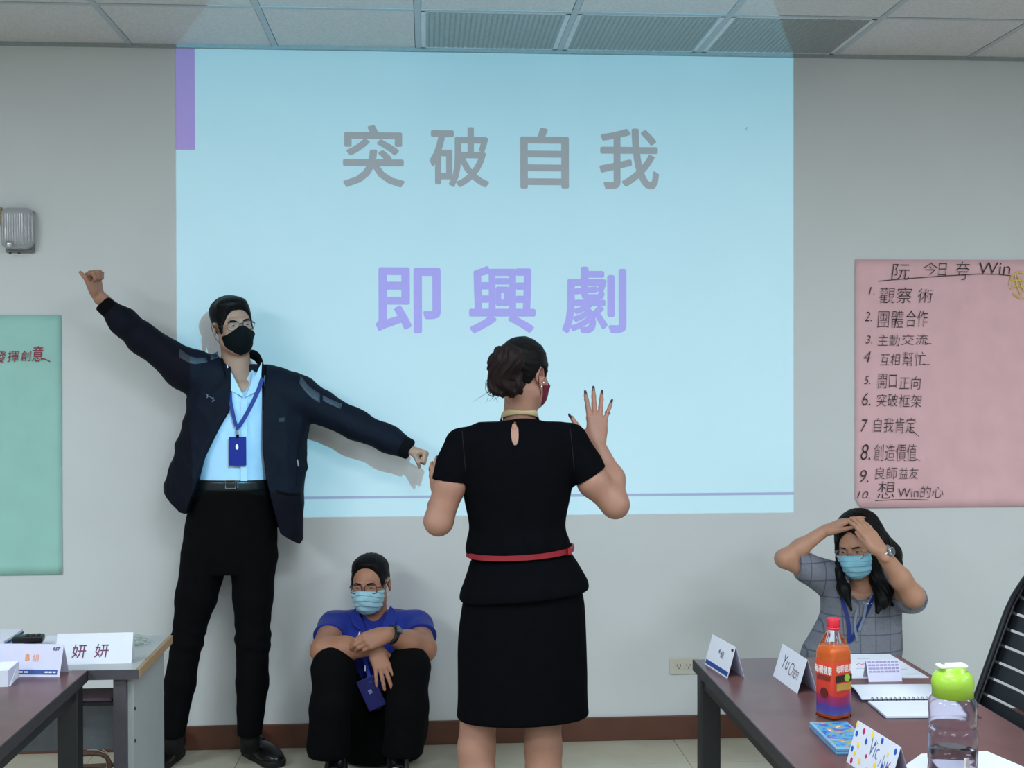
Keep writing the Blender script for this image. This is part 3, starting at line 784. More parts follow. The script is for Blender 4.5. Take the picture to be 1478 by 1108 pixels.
MB().box((.016, .092, 0), (.056, .103, .0009), F3).build('dark_band', mat('maroon_print', (120, 40, 36), .6), lb)
MB().capped([(.0001, 0), (.012, 0), (.012, .0009), (.0001, .0009)], 24, F3 @ Matrix.Translation((.038, .062, 0))).build('round_print', M_dr, lb)
writing('lettering', '每朝健康', M_wht, lb, F0, (.01, .112, .062, .130), bold=.012, depth=.001)
MB().box((.01, .090, 0), (.062, .106, .0007), F0).build('black_band', mat('black_band', (40, 30, 26), .6), lb)
MB().capped([(.0001, 0), (.009, 0), (.009, .0012), (.0001, .0012)], 20, F0 @ Matrix.Translation((.046, .098, 0))).build('green_seal', mat('green_seal', (150, 190, 60), .5), lb)
MB().box((.012, .070, 0), (.06, .086, .0009), F0).build('gold_band', M_gold, lb)

# sports bottle with green lid
SB = at(1375, 1108, -2.9); sx, sy = SB[0], -2.9
t = thing('sports_bottle', (sx, sy, TZ), 'clear plastic water bottle with lime green lid, in the bottom right foreground', 'bottle')
Ms = Matrix.Translation((sx, sy, TZ)) @ Matrix.Rotation(.3, 4, 'Z')
M_cl = mat('clear_plastic', (240, 236, 244), .06, var=0, trans=1, ior=1.3)
prof = [(.030, .002), (.040, .0), (.0445, .006), (.046, .02), (.046, .05), (.0445, .06), (.046, .07), (.046, .115), (.0455, .122), (.0435, .128), (.0405, .131), (.0435, .135), (.0445, .14), (.0445, .155), (.0455, .165), (.0455, .178), (.043, .186), (.039, .190), (.0365, .193), (.0365, .205)]
def oct_(a, z): return 1+.012*math.cos(a*8)*(1 if z < .12 else 0)
inner = [(max(r-.0022, .001), z) for r, z in reversed(prof)]; inner = [(r, max(z, .004)) for r, z in inner]
mb = MB(); _, Rg = mb.lathe(prof+inner, 64, Ms, oct_); mb.bm.faces.new(list(reversed(Rg[0]))); mb.bm.faces.new(Rg[-1])
mb.build('bottle_body', M_cl, t, True)
M_wat = mat('water', (235, 240, 242), .02, var=0, trans=1, ior=1.33)
MB().capped([(.03, .006), (.0415, .008), (.0425, .02), (.0425, .05), (.041, .06), (.0425, .07), (.0425, .088)], 48, Ms).build('water', M_wat, t, True)
M_lime = mat('lime_plastic', (166, 208, 66), .3, var=.03, trans=.15)
MB().capped([(.036, .190), (.0385, .191), (.0385, .206), (.0395, .2075), (.0395, .219), (.037, .230), (.0305, .238), (.024, .240), (.024, .246), (.0001, .247)], 64, Ms).build('lid', M_lime, t, True)
MB().box((-.03, -.013, .2455), (.026, .013, .2525), Ms @ Matrix.Rotation(-.25, 4, 'Z') @ Matrix.Translation((0, 0, 0)), bevel=.003).build('flip_tab', mat('white_plastic', (232, 236, 228), .35), t)
MB().capped([(.0001, .252), (.004, .252), (.004, .2542), (.0001, .2542)], 12, Ms @ Matrix.Rotation(-.25, 4, 'Z') @ Matrix.Translation((-.02, 0, 0))).build('tab_button', mat('grey_pl', (140, 140, 130), .5), t)
MB().box((-.012, -.0455, .03), (.0, -.0452, .085), Ms).build('scale_mark', M_wht, t)

# notebook with spiral
A_, B_, C_ = atz(1229, 988, TZ), atz(1256, 1009, TZ), atz(1279, 1037, TZ)
xdir = nrm(atz(1400, 1036, TZ)-C_); yv = nrm(np.cross([0, 0, 1], xdir)); wn = .205
t = thing('spiral_notebook', (B_[0]+.1, B_[1], TZ), 'open spiral-bound notebook with blank white pages, behind the green-lidded bottle', 'notebook')
Mn = Matrix(((xdir[0], yv[0], 0, C_[0]), (xdir[1], yv[1], 0, C_[1]), (0, 0, 1, TZ), (0, 0, 0, 1)))
LN = .145
M_cov = mat('notebook_cover', (52, 48, 66), .5)
MB().box((-.003, -.003, 0), (wn+.02, LN-.004, .0015), Mn).build('cover', M_cov, t)
MB().box((0, 0, .0015), (wn, LN-.006, .006), Mn).build('page_block', M_pap, t)
def curled(x0, x1, y0, y1, zf, n=10):
    V, F = [], []
    for j in range(n+1):
        y = y0+(y1-y0)*j/n
        for x in (x0, x1): V.append(Mn @ Vector((x, y, zf(j/n))))
    for j in range(n): F.append((2*j, 2*j+1, 2*j+3, 2*j+2))
    return pydata(V, F)
o = part('turned_page', curled(-.012, wn-.01, LN+.004, LN*2, lambda v: .008+.012*math.sin(v*3.14)), M_pap, t, True); so = o.modifiers.new('s', 'SOLIDIFY'); so.thickness = .0035
MB().box((-.014, LN+.002, 0), (wn-.005, LN*2+.003, .0015), Mn).build('cover', M_cov, t)
for k in range(17):
    x = .012+k*(wn-.024)/16
    MB().pipe([Mn @ Vector((x+.0008*i/4, LN-.001+.0065*math.cos(i*math.pi/5), .007+.0065*math.sin(i*math.pi/5))) for i in range(11)], .0009, 5).build('spiral_ring', mat('dark_wire', (60, 54, 84), .35, .6), t)

# printed sheets
t, P = sheet_thing('printed_sheet', [atz(1190, 979, TZ), atz(1341, 978, TZ), atz(1284, 944, TZ), atz(1190, 944, TZ)], .001, M_pap, 'white sheet with faint print and a red mark, in front of the seated woman', 'paper')
gl = mat('grey_print', (170, 174, 190), .8)
for k, (x, y) in enumerate(((1246, 951), (1262, 957), (1245, 965), (1270, 970), (1300, 966), (1318, 973))):
    p = atz(x, y, TZ); MB().box((p[0]-.018, p[1]-.003, TZ+.001), (p[0]+.018, p[1]+.003, TZ+.0013)).build('print_line', gl, t)
p = atz(1240, 959, TZ); MB().pipe([(p[0]-.012, p[1]-.01, TZ+.0015), (p[0]+.004, p[1]+.012, TZ+.0015), (p[0]+.006, p[1]-.006, TZ+.0015), (p[0]+.016, p[1]+.004, TZ+.0015)], .0012, 5).build('red_mark', mat('red_pen', (214, 90, 100), .6), t)
t, M, wd, hh = tent('folded_slip', *clean_tent(atz(1254, 984, TZ), .090, .045, .0, .052), M_lav, 'small lavender folded slip printed with rows of text, standing on the printed sheet', cat='slip', th=.0005)
lp = mat('lilac_print', (150, 140, 176), .8)
for r in range(4):
    for k in range(8): flat_patch('print_block', M, .004+k*.0105, .024+r*.0085, .0125+k*.0105, .0285+r*.0085, lp, t)
t, P = sheet_thing('loose_paper', [atz(1296, 1112, TZ), atz(1490, 1112, TZ), atz(1424, 1084, TZ), atz(1330, 1088, TZ)], .001, M_pap, 'white sheet under the green-lidded bottle at the bottom edge', 'paper')
# blue card box
c1, c2, c3, c4 = [atz(x, y, TZ+.014) for x, y in ((1168, 1042), (1207, 1080), (1262, 1076), (1227, 1040))]
xd = nrm(c2-c1); yd = nrm(np.cross([0, 0, 1], xd)); L1 = np.linalg.norm(c2-c1); L2 = .088
t = thing('card_box', (c1[0], c1[1], TZ), 'flat blue plastic card box with a colourful cover, in front of the juice bottle', 'box')
Mb = Matrix(((xd[0], yd[0], 0, c1[0]), (xd[1], yd[1], 0, c1[1]), (0, 0, 1, TZ), (0, 0, 0, 1)))
MB().box((0, 0, 0), (L1, L2, .007), Mb, bevel=.002).build('tray', mat('blue_plastic', (112, 160, 202), .25, trans=.2), t)
MB().box((0, 0, .0075), (L1, L2, .015), Mb, bevel=.002).build('lid', mat('blue_plastic2', (130, 176, 214), .2, trans=.2), t)
def swirl_mat():
    m = bpy.data.materials.new('card_picture'); m.use_nodes = True; nt = m.node_tree; N = nt.nodes; b = N['Principled BSDF']; b.inputs['Roughness'].default_value = .2
    tc = N.new('ShaderNodeTexCoord'); no = N.new('ShaderNodeTexNoise'); no.inputs['Scale'].default_value = 22; no.inputs['Distortion'].default_value = 1.5; nt.links.new(tc.outputs['Object'], no.inputs['Vector'])
    cr = N.new('ShaderNodeValToRGB'); E = cr.color_ramp.elements; E[0].position = .3; E[0].color = s2l((120, 90, 150))+(1,); E[1].position = .72; E[1].color = s2l((235, 235, 240))+(1,)
    for p, c_ in ((.40, (30, 96, 176)), (.50, (60, 150, 210)), (.57, (90, 160, 120)), (.63, (210, 120, 80))): e = E.new(p); e.color = s2l(c_)+(1,)
    nt.links.new(no.outputs['Fac'], cr.inputs[0]); nt.links.new(cr.outputs[0], b.inputs['Base Color']); return m
MB().box((.006, .006, .015), (L1-.006, L2-.006, .0155), Mb).build('cover_picture', swirl_mat(), t)

# ---- office chair at the right edge: faces the table (-x), back leans to +x
t = thing('office_chair', (1.52, -2.0, 0), 'black office chair with slotted plastic backrest, cut off at the right edge', 'chair')
M_ch = mat('black_chair_plastic', (16, 17, 24), .45, var=.05)
YF = -1.95; 
def bp(s, v):      # s: 0 far edge .. 1 near edge, v: height along the leaning back
    z = .52+v; lean = .37*v; curve = .015*(1-(2*s-1)**2)
    narrow = .05*max(0, (v-.38)/.12)**2+.05*max(0, (.12-v)/.12)
    y = YF-.02-(narrow+(.46-2*narrow)*s)
    return Vector((float(at(1417, 985, YF)[0])-.03+lean+curve-.05, y, z))
HB = .56
outline = [bp(0, v) for v in np.linspace(0, HB, 14)]+[bp(s, HB) for s in np.linspace(.08, .92, 9)]+[bp(1, v) for v in np.linspace(HB, 0, 14)]+[bp(s, 0) for s in np.linspace(.92, .08, 9)]
MB().pipe(outline, .011, 8, closed=True).build('back_frame', M_ch, t, True)
nsl = 13; pitch = HB/nsl
for k in range(nsl):
    v0, v1 = k*pitch+.004, (k+1)*pitch-.004
    V = []; F = []; ns = 10
    for q in range(ns+1):
        s = q/ns
        for v, off in ((v0, 0), (v1, 0), (v1, .005), (v0, .005)):
            p = bp(s, v); V.append((p.x+off, p.y, p.z))
    for q in range(ns):
        a = 4*q
        for i in range(4): F.append((a+i, a+(i+1) % 4, a+4+(i+1) % 4, a+4+i))
    F += [(0, 3, 2, 1), (4*ns, 4*ns+1, 4*ns+2, 4*ns+3)]
    part('slat', pydata(V, F), M_ch, t)
for s in (.045, .955):   # uprights closing the slot ends
    MB().pipe([bp(s, v)+Vector((.003, 0, 0)) for v in np.linspace(.0, HB, 12)], [(.004, .022)]*12, 6).build('upright', M_ch, t)
xb = bp(.5, 0).x
MB().box((xb-.46, YF-.48, .44), (xb+.0, YF-.02, .50), bevel=.025).build('seat', mat('black_fabric', (20, 20, 24), .9), t, True)
MB().pipe([(xb+.03, YF-.25, .56), (xb+.05, YF-.25, .48), (xb-.02, YF-.25, .42), (xb-.2, YF-.25, .42)], .02, 8).build('back_bracket', M_ch, t)
MB().pipe([(xb-.2, YF-.25, .44), (xb-.2, YF-.25, .1)], .025, 12).build('gas_lift', M_ch, t)
for k in range(5):
    a = k*2*math.pi/5+.3; ex, ey = xb-.2+.27*math.cos(a), YF-.25+.27*math.sin(a)
    MB().pipe([(xb-.2, YF-.25, .11), (ex, ey, .07)], [.022, .013], 8).build('base_arm', M_ch, t)
    MB().capped([(.0001, -.012), (.024, -.012), (.027, 0), (.024, .012), (.0001, .012)], 14, Matrix.Translation((ex, ey, .027)) @ Matrix.Rotation(math.radians(90), 4, 'Y')).build('castor', M_ch, t)
    MB().pipe([(ex, ey, .07), (ex, ey, .03)], .008, 6).build('castor_stem', M_ch, t)

# ================================================================ people
def skinmat(name, rgb):
    return mat(name, rgb, .5, var=.05, scale=18, bump=.08, bscale=300, sub=.12)
M_hair = mat('black_hair', (10, 8, 9), .5, var=.25, scale=60, bump=.4, bscale=260, spec=.18)
def head_sdf(fem=0, ears=True, neck=None, wide=1.0):
    """head looking to -y, eyes at z=0, chin at z=-.118, top at .12"""
    w = wide; j = .9 if fem else 1.0
    P = [(ell((0, .018, .033), (.075*w, .094, .087)), 0), (ell((0, -.022, -.025), (.064*w, .066, .088)), .03), (ell((0, -.048, -.085), (.040*w*j, .038, .032)), .03),
         (cone((-.045*w, .0, -.065), (-.025*w, -.05, -.095), .022, .018), .03), (cone((.045*w, .0, -.065), (.025*w, -.05, -.095), .022, .018), .03),
         (cone((-.03, -.078, .022), (-.012, -.082, .020), .009, .009), .014), (cone((.03, -.078, .022), (.012, -.082, .020), .009, .009), .014),
         (cone((0, -.084, .005), (0, -.106, -.034), .0065, .0105), .012), (ell((-.012, -.094, -.036), (.008, .010, .008)), .008), (ell((.012, -.094, -.036), (.008, .010, .008)), .008),
         (ell((-.036*w, -.06, -.03), (.024, .022, .022)), .02), (ell((.036*w, -.06, -.03), (.024, .022, .022)), .02),
         (ell((0, -.092, -.062), (.022, .008, .005)), .006), (ell((0, -.090, -.071), (.019, .008, .006)), .006)]
    C = [(ell((-.031, -.097, .0), (.017, .018, .0115)), .012), (ell((.031, -.097, .0), (.017, .018, .0115)), .012)]
    lids = []
    for s in (-1, 1):
        lids.append((ell((s*.031, -.0735, .0), (.0150, .0135, .0135)), .003))
    slits = [(ell((s*.031, -.090, -.0005), (.0112, .012, .0034)), .001) for s in (-1, 1)]
    E = []
    if ears:
        for s in (-1, 1):
            a = .5*s; R = np.array([[math.cos(a), -math.sin(a), 0], [math.sin(a), math.cos(a), 0], [0, 0, 1]])
            E.append((ell((s*.0805*w, .018, -.004), (.007, .018, .031), R), .008, ell((s*(.0855)*w, .013, .0), (.007, .010, .019), R)))
    def add(F):
        for p, k in P: F.add(p, k)
        for p, k in C: F.cut(p, k)
        for p, k in lids: F.add(p, k)
        for p, k in slits: F.cut(p, k)
        for e, k, c in E: F.add(e, k); F.cut(c, .003)
        return F
    return add, P
def raw(P):
    def fn(X, Y, Z):
        d = None
        for (f, lo, hi), k in P:
            v = f(X, Y, Z); d = v if d is None else smin(d, v, k)
        return d
    return fn
def headM(c, yaw=0, pitch=0, roll=0, s=1.0):
    """yaw>0 turns the face to image right, pitch>0 looks down, roll>0 tips the top to image right"""
    return Matrix.Translation(vv(c)) @ Matrix.Rotation(yaw, 4, 'Z') @ Matrix.Rotation(pitch, 4, 'X') @ Matrix.Rotation(roll, 4, 'Y') @ Matrix.Scale(s, 4)
def inv_pt(M, p): q = M.inverted() @ vv(p); return np.array([q.x, q.y, q.z])
def eyes_brows(M, par, hm, gaze=0, brow=True, fem=0):
    M_eye = mat('eye_white', (104, 94, 92), .5, var=.01); M_iris = mat('dark_iris', (26, 16, 13), .6, spec=.1)
    for s in (-1, 1):
        e = MB().sphere((s*.031, -.0735, 0), .0118, M, 20).build('eye', M_eye, par, True)
        d = nrm([gaze, -1, -.03])
        c = np.array([s*.031, -.0735, 0])+d*.0088
        MB().sphere(c, (.0062, .0040, .0062), M, 14).build('iris', M_iris, e, True).parent = e
    if brow:
        for s in (-1, 1):
            x = [.014, .026, .040, .050]; z = [.0165, .020, .0205, .014]; y = [-.0915, -.0925, -.087, -.078]
            MB().pipe([M @ Vector((s*a, b, c)) for a, b, c in zip(x, y, z)], [(.0018, .0014), (.0036 if not fem else .0024, .0022), (.0030 if not fem else .0022, .0022), (.001, .001)], 8, flat=(0, 1, 0)).build('eyebrow', hm, par, True)
def glasses(M, par, m, w=.026, h=.018, rad=.0011, rnd=4.0, z0=-.003, lens=(0, 0)):
    g = MB(); Y = -.104; rims = []
    for s in (-1, 1):
        pts = []
        for i in range(28):
            a = 2*math.pi*i/28; c_, s_ = math.cos(a), math.sin(a); q = (abs(c_)**rnd+abs(s_)**rnd)**(-1/rnd)
            x = s*.033+w*q*c_; z = z0+h*q*s_; pts.append(Vector((x, Y+.010*(abs(x)/.06)**2, z)))
        rims.append(pts); g.pipe([M @ p for p in pts], rad, 6, closed=True)
    g.pipe([M @ Vector(p) for p in ((-.033+w, Y+.001, z0+.005), (-.003, Y-.003, z0+.009), (.003, Y-.003, z0+.009), (.033-w, Y+.001, z0+.005))], rad, 6)
    for s in (-1, 1):
        g.pipe([M @ Vector(p) for p in ((s*(.033+w-.001), Y+.009, z0+.006), (s*.066, Y+.016, z0+.006), (s*.074, -.06, z0+.004), (s*.080, .0, .012), (s*.082, .022, .004))], rad*1.15, 6)
    o = g.build('glasses', m, par, True)
    M_len = mat('clear_lens', (235, 240, 245), .05, var=0, alpha=.035, spec=.1)
    for pts in rims:
        part('lens', pydata([M @ p for p in pts], [tuple(range(28))]), M_len, o).parent = o
    return o
def face_mask(M, par, m, P, loop_m, pleat=.0016, point=False, h=.0022, fem=0, wide=1.0):
    base = [(ell((0, -.022, -.028), (.066, .068, .088)), 0), (ell((0, -.050, -.085), (.042, .042, .036)), .03), (ell((0, -.086, -.046), (.036, .034, .046)), .035), (cone((0, -.088, -.008), (0, -.112, -.038), .009, .013), .02), (ell((-.037, -.060, -.030), (.025, .024, .024)), .02), (ell((.037, -.060, -.030), (.025, .024, .024)), .02)]
    f = raw(base)
    def fn(X, Y, Z):
        X = X/wide
        d = f(X, Y, Z)-.005
        d = np.maximum(d, -(f(X, Y, Z)+.006))
        if point:
            top = -.004-.60*np.maximum(np.abs(X)-.008, 0); bot = -.128+.42*np.abs(X)
            d = smax(d, Z-top, .002); d = smax(d, bot-Z, .002); return smax(d, Y+.030+.0*X, .003)
        top = -.008-.20*np.maximum(np.abs(X)-.012, 0); bot = -.122+.02*np.abs(X)/.06
        d = smax(d, Z-top, .002); d = smax(d, bot-Z, .002)
        return smax(d, Y+.030-.25*(Z+.06)*0, .002)
    F = Fld([((fn, np.array([-.085, -.14, -.14]), np.array([.085, .0, .01])), 0)], h, pad=.006)
    if pleat:
        F.disp(lambda X, Y, Z: -pleat*(np.mod(-Z-.5*X*X/.06*.6, .024)/.024-.5)*1.6-pleat*.8*np.sin(X*60+Z*90)*np.sin(Z*70+X*20))
    else: F.disp(lambda X, Y, Z: -.0008*np.sin(X*70+Z*60)*np.sin(Z*90))
    o = fpart('face_mask', F, m, par, M)
    for s in (-1, 1):
        L = MB()
        yb = -.030 if not point else -.014
        L.pipe([M @ Vector(p) for p in ((s*.063, yb-.003, -.03), (s*.072, -.008, -.012), (s*.084, .014, .024), (s*.086, .03, .01), (s*.083, .034, -.01), (s*.079, .024, -.04), (s*.072, 0, -.062), (s*.058, yb-.006, -.088))], .0012, 6)
        L.build('ear_loop', loop_m, o, True).parent = o
    return o

def hand_prims(wr, d, n, tdir, curls, spread=(-.16, -.05, .06, .18), thumb=((.72, .62, .30), (.35, .88, .30), (.05, .95, .25)), s=1.0, wr_r=(.024, .018)):
    """wrist point, finger direction, palm facing direction, side of the thumb; curls: four (a,b,c) in degrees"""
    y = nrm(d); z = np.asarray(n, float); z = nrm(z-y*(z@y)); x = np.cross(y, z)
    if x@np.asarray(tdir, float) < 0: x = -x
    L = lambda a, b, c: np.asarray(wr, float)+s*(x*a+y*b+z*c)
    K = [(.027, .088), (.009, .092), (-.009, .088), (-.026, .080)]      # knuckles: index .. little
    SEG = [(.040, .024, .020), (.044, .027, .021), (.040, .025, .020), (.031, .020, .018)]
    R = [(.0094, .0085, .0078, .0066), (.0096, .0086, .0079, .0067), (.0090, .0082, .0075, .0064), (.0080, .0073, .0067, .0057)]
    P = [(cone(L(0, -.025, 0), L(0, .012, 0), .021*s, .021*s, (z, .72)), .01)]
    for (kx, ky), r in zip(K, R): P.append((cone(L(kx*.55, .012, -.001), L(kx, ky-.002, 0), .0135*s, (r[0]+.0015)*s), .014))
    P.append((ell(L(.0, .045, .004), (.034*s, .040*s, .013*s), np.column_stack([x, y, z])), .012))
    P.append((ell(L(.021, .033, .009), (.014*s, .028*s, .013*s), np.column_stack([x, y, z])), .012))
    tips = []
    for i, ((kx, ky), seg, r) in enumerate(zip(K, SEG, R)):
        p = L(kx, ky, 0); a = 0; sp = spread[i] if not isinstance(spread, (int, float)) else spread
        sp = -sp
        for j in range(3):
            a += math.radians(curls[i][j]); dy = math.cos(sp)*y+math.sin(sp)*x
            dd = math.cos(a)*dy+math.sin(a)*z; q = p+dd*seg[j]*s
            P.append((cone(p, q, r[j]*s, r[j+1]*s), .0035 if j else .006)); p = q
        tips.append((p, dd, -(-math.sin(a)*dy+math.cos(a)*z), r[3]*s))
    p = L(.020, .018, .006)
    for j, (v, ln, ra, rb) in enumerate(zip(thumb, (.040, .033, .026), (.0150, .0108, .0094), (.0110, .0094, .0072))):
        dd = nrm(x*v[0]+y*v[1]+z*v[2]); q = p+dd*ln*s; P.append((cone(p, q, ra*s, rb*s), .010 if j == 0 else .0035)); p = q
    tips.append((p, dd, -z*.6+x*.8, .0072*s))
    return P, tips
FIST = [(78, 95, 62)]*4
def limb(pts, radii, k=.02, flat=None):
    return [(cone(a, b, ra, rb, flat), k) for a, b, ra, rb in zip(pts, pts[1:], radii, radii[1:])]
def nails(par, tips, m, length=.004):
    for p, d, up, r in tips:
        d = nrm(d); up = nrm(up-d*(up@d)); s_ = np.cross(d, up)
        R = Matrix(((s_[0], d[0], up[0], 0), (s_[1], d[1], up[1], 0), (s_[2], d[2], up[2], 0), (0, 0, 0, 1)))
        MB().sphere((0, 0, 0), (r*.82, .0062+length, .0022), Matrix.Translation(vv(p+d*(.0022+length*.5)+up*r*.72)) @ R, 10).build('fingernail', m, par, True)
def hair_cap(P, Hline, thick, m, par, M, name='hair', groove=.0007, gf=300, extra=None, h=.0026, flow='front', xcut=None, seed=1):
    f = raw(P)
    hy, hz = zip(*Hline)
    def fn(X, Y, Z):
        d0 = f(X, Y, Z)
        th = thick(X, Y, Z)
        d = d0-th
        line = np.interp(Y+0*X, hy, hz)
        if xcut is not None: line = line+xcut(X, Y)
        return smax(d, line-Z, .010)
    F = Fld([((fn, np.array([-.13, -.15, -.16]), np.array([.13, .16, .16])), 0)], h, pad=.004,
            lo=None if not extra else np.minimum(np.array([-.134, -.154, -.164]), np.min([p[1] for p, k in extra], 0)-.012), hi=None if not extra else np.maximum(np.array([.134, .164, .164]), np.max([p[2] for p, k in extra], 0)+.012))
    if extra:
        for p, k in extra: F.add(p, k)
    if flow == 'front':
        g = lambda X, Y, Z: groove*(np.sin((X+.25*Y+.02*np.sin(Z*50+Y*30))*gf+2*np.sin(Y*25+seed))*.6+.5*np.sin((X*1.7+Z*.6)*gf*.6+3*np.sin(Y*20)))
    elif flow == 'back':
        g = lambda X, Y, Z: groove*(np.sin((Z*1.1+X*.5+.015*np.sin(X*60))*gf+2*np.sin(Y*22+seed))*.6+.5*np.sin((Z*.7-X*1.2)*gf*.55+3*np.sin(Z*18)))
    else:
        g = lambda X, Y, Z: groove*(np.sin(np.arctan2(X, Y-.02)*38+3*np.sin(Z*30+seed))+.6*np.sin(np.arctan2(X, Y-.02)*71+2*np.sin(Z*22)))
    F.disp(g)
    return fpart(name, F, m, par, M)
def shoe(par, heel, yaw, L=.28, m=None, sole_m=None):
    M = Matrix.Translation(vv(heel)) @ Matrix.Rotation(yaw, 4, 'Z')       # toe towards -y, heel at the origin
    w = .046
    up = Fld([(ell((0, -.05, .055), (.036, .05, .045)), .0), (ell((0, -.14, .040), (.042, .08, .038)), .04), (ell((0, -.215, .030), (.043, .062, .030)), .04), (cone((0, -.045, .06), (0, -.04, .105), .036, .038), .03)], .003)
    up.keep(lambda X, Y, Z: .018-Z); up.keep(lambda X, Y, Z: Z-.105)
    o = fpart('shoe', up, m, par, M)
    so = Fld([(cone((0, -.045, .014), (0, -.10, .014), .042, .040), 0), (cone((0, -.10, .014), (0, -.225, .014), .040, .050), .02)], .003)
    so.keep(lambda X, Y, Z: Z-.026); so.keep(lambda X, Y, Z: -Z)
    s_ = fpart('sole', so, sole_m or m, o, M); s_.parent = o; s_.matrix_parent_inverse = Matrix()
    for k in range(4):
        y = -.105-.024*k; z = .083-.0075*k
        MB().pipe([M @ Vector(p) for p in ((-.024, y+.004, z-.012), (-.01, y, z), (.01, y-.006, z), (.024, y-.01, z-.012))], .0022, 6).build('lace', mat('black_lace', (30, 30, 32), .7), o, True)
    return o
def ribbon(par, name, pts, w, th, m, normal=(0, -1, 0), label=None):
    """flat strap along pts"""
    P = catmull([np.array(p, float) for p in pts], max(12, 6*len(pts))); n = nrm(normal); V = []; F = []
    for i in range(len(P)):
        t = nrm(P[min(i+1, len(P)-1)]-P[max(i-1, 0)]); s_ = nrm(np.cross(t, n)); nn = np.cross(s_, t)
        for a, b in ((-1, -1), (1, -1), (1, 1), (-1, 1)): V.append(P[i]+s_*a*w/2+nn*b*th/2)
    for i in range(len(P)-1):
        for j in range(4): a = 4*i; F.append((a+j, a+(j+1) % 4, a+4+(j+1) % 4, a+4+j))
    F += [(0, 1, 2, 3), tuple(4*(len(P)-1)+j for j in (3, 2, 1, 0))]
    return part(name, pydata(V, F), m, par, label=label)

M_jean = mat('black_trousers', (7, 7, 9), .9, var=.15, scale=30, bump=.2, bscale=500, spec=.12)
M_shoe = mat('black_leather', (18, 18, 20), .3, var=.05)
M_sole = mat('black_rubber_sole', (22, 22, 22), .7)
M_blue = mat('royal_blue_plastic', (12, 28, 120), .35, var=.02); M_blr = mat('blue_ribbon', (14, 36, 116), .6, var=.03)

# ---------------------------------------------------------------- the standing man
Yb = -.17
SM = thing('person', (-.80, -.20, 0), 'standing person in a dark navy jacket with both arms stretched out and a black mask', 'person')
M_sk1 = skinmat('skin_tan', (168, 124, 104))
M1 = headM(at(337, 471, -.20), math.radians(27), math.radians(-2), math.radians(-7), .93)
add, P = head_sdf(wide=1.0)
F = Fld(P, .0024, lo=(-.11, -.13, -.27), hi=(.11, .13, .13)); F.V[:] = 1; add(F)
nb = inv_pt(M1, at(344, 548, -.155))
F.add(cone((0, .022, -.06), nb, .058, .062), .025)
bodyfields = [F]
def wf(prims, h=.0042, **k): return Fld(prims, h, **k)
# transform the head field to world at net time: keep as separate list of (field, matrix)
def multi(name, items, m, par, label=None):
    out = []
    for f, M in items:
        Pn, Fn = f.net()
        if M is not None:
            MM = np.array(M); Pn = Pn @ MM[:3, :3].T+MM[:3, 3]
        out.append((Pn, Fn))
    return part(name, mesh_np(out, None, name), m, par, False, label)
# joints
shL, elL, wrL = at(287, 545, -.17), at(214, 490, -.20), at(140, 424, -.27)
shR, elR, wrR = at(416, 558, -.17), at(510, 610, -.18), at(588, 648, -.20)
armL = limb([shL, elL, (elL+wrL)/2, wrL], [.045, .036, .029, .023])
hl, tl_ = hand_prims(wrL+np.array([0, 0, .0]), at(130, 384, -.30)-wrL, (.75, -.55, .1), (-.5, -1, .1), [(78, 98, 58), (84, 100, 60), (86, 100, 60), (88, 100, 60)], thumb=((.45, .85, .1), (.3, .95, .0), (.45, .9, -.25)), s=.93)
armR = limb([shR, elR, (elR+wrR)/2, wrR], [.045, .036, .030, .024])
hr, tr_ = hand_prims(wrR, at(615, 655, -.22)-wrR, (.0, -.3, -1), (0, -1, .2), [(84, 100, 60), (86, 100, 60), (88, 100, 60), (90, 100, 60)], thumb=((.35, .8, .5), (-.2, .75, .8), (-.8, .25, .6)), s=.9)
torso = [(tube([(at(337, 812, -.17), .13, .08), (at(337, 700, -.17), .12, .08), (at(340, 620, -.16), .13, .08), (at(345, 562, -.155), .15, .08), (at(345, 545, -.15), .07, .05)]), .02)]
legsk = limb([at(303, 800, -.18), at(272, 925, -.22), at(252, 1060, -.24)], [.06, .04, .032])+limb([at(362, 800, -.18), at(365, 925, -.21), at(361, 1055, -.24)], [.06, .04, .032])
multi('body', [(F, M1), (wf(armL[1:]+hl, .0028), None), (wf(armR[1:]+hr, .0028), None), (wf(torso+legsk+armL[:1]+armR[:1], .008), None)], M_sk1, SM)
eyes_brows(M1, SM, M_hair, gaze=.25)
glasses(M1, SM, mat('dark_wire_frame', (48, 44, 46), .3, .6), w=.026, h=.017, rnd=3.2)
face_mask(M1, SM, mat('black_mask', (9, 13, 16), .85, spec=.15, var=.05), P, M_blk, pleat=0, point=True)
hair_cap(P, [(-.12, .098), (-.085, .092), (-.066, .068), (-.052, .036), (-.045, -.022), (-.028, -.03), (-.018, .02), (.03, .030), (.045, -.03), (.075, -.070), (.15, -.075)],
         lambda X, Y, Z: .006+.010*np.clip((Z-.03)/.06, 0, 1)+.006*np.clip(-X/.07, 0, 1)*np.clip((Z-.02)/.05, 0, 1), M_hair, SM, M1,
         xcut=lambda X, Y: np.where(Y < -.05, -.030*np.clip((-X-.018)/.04, 0, 1), 0), extra=[(ell((-.012, -.050, .094), (.062, .040, .026)), .03)])

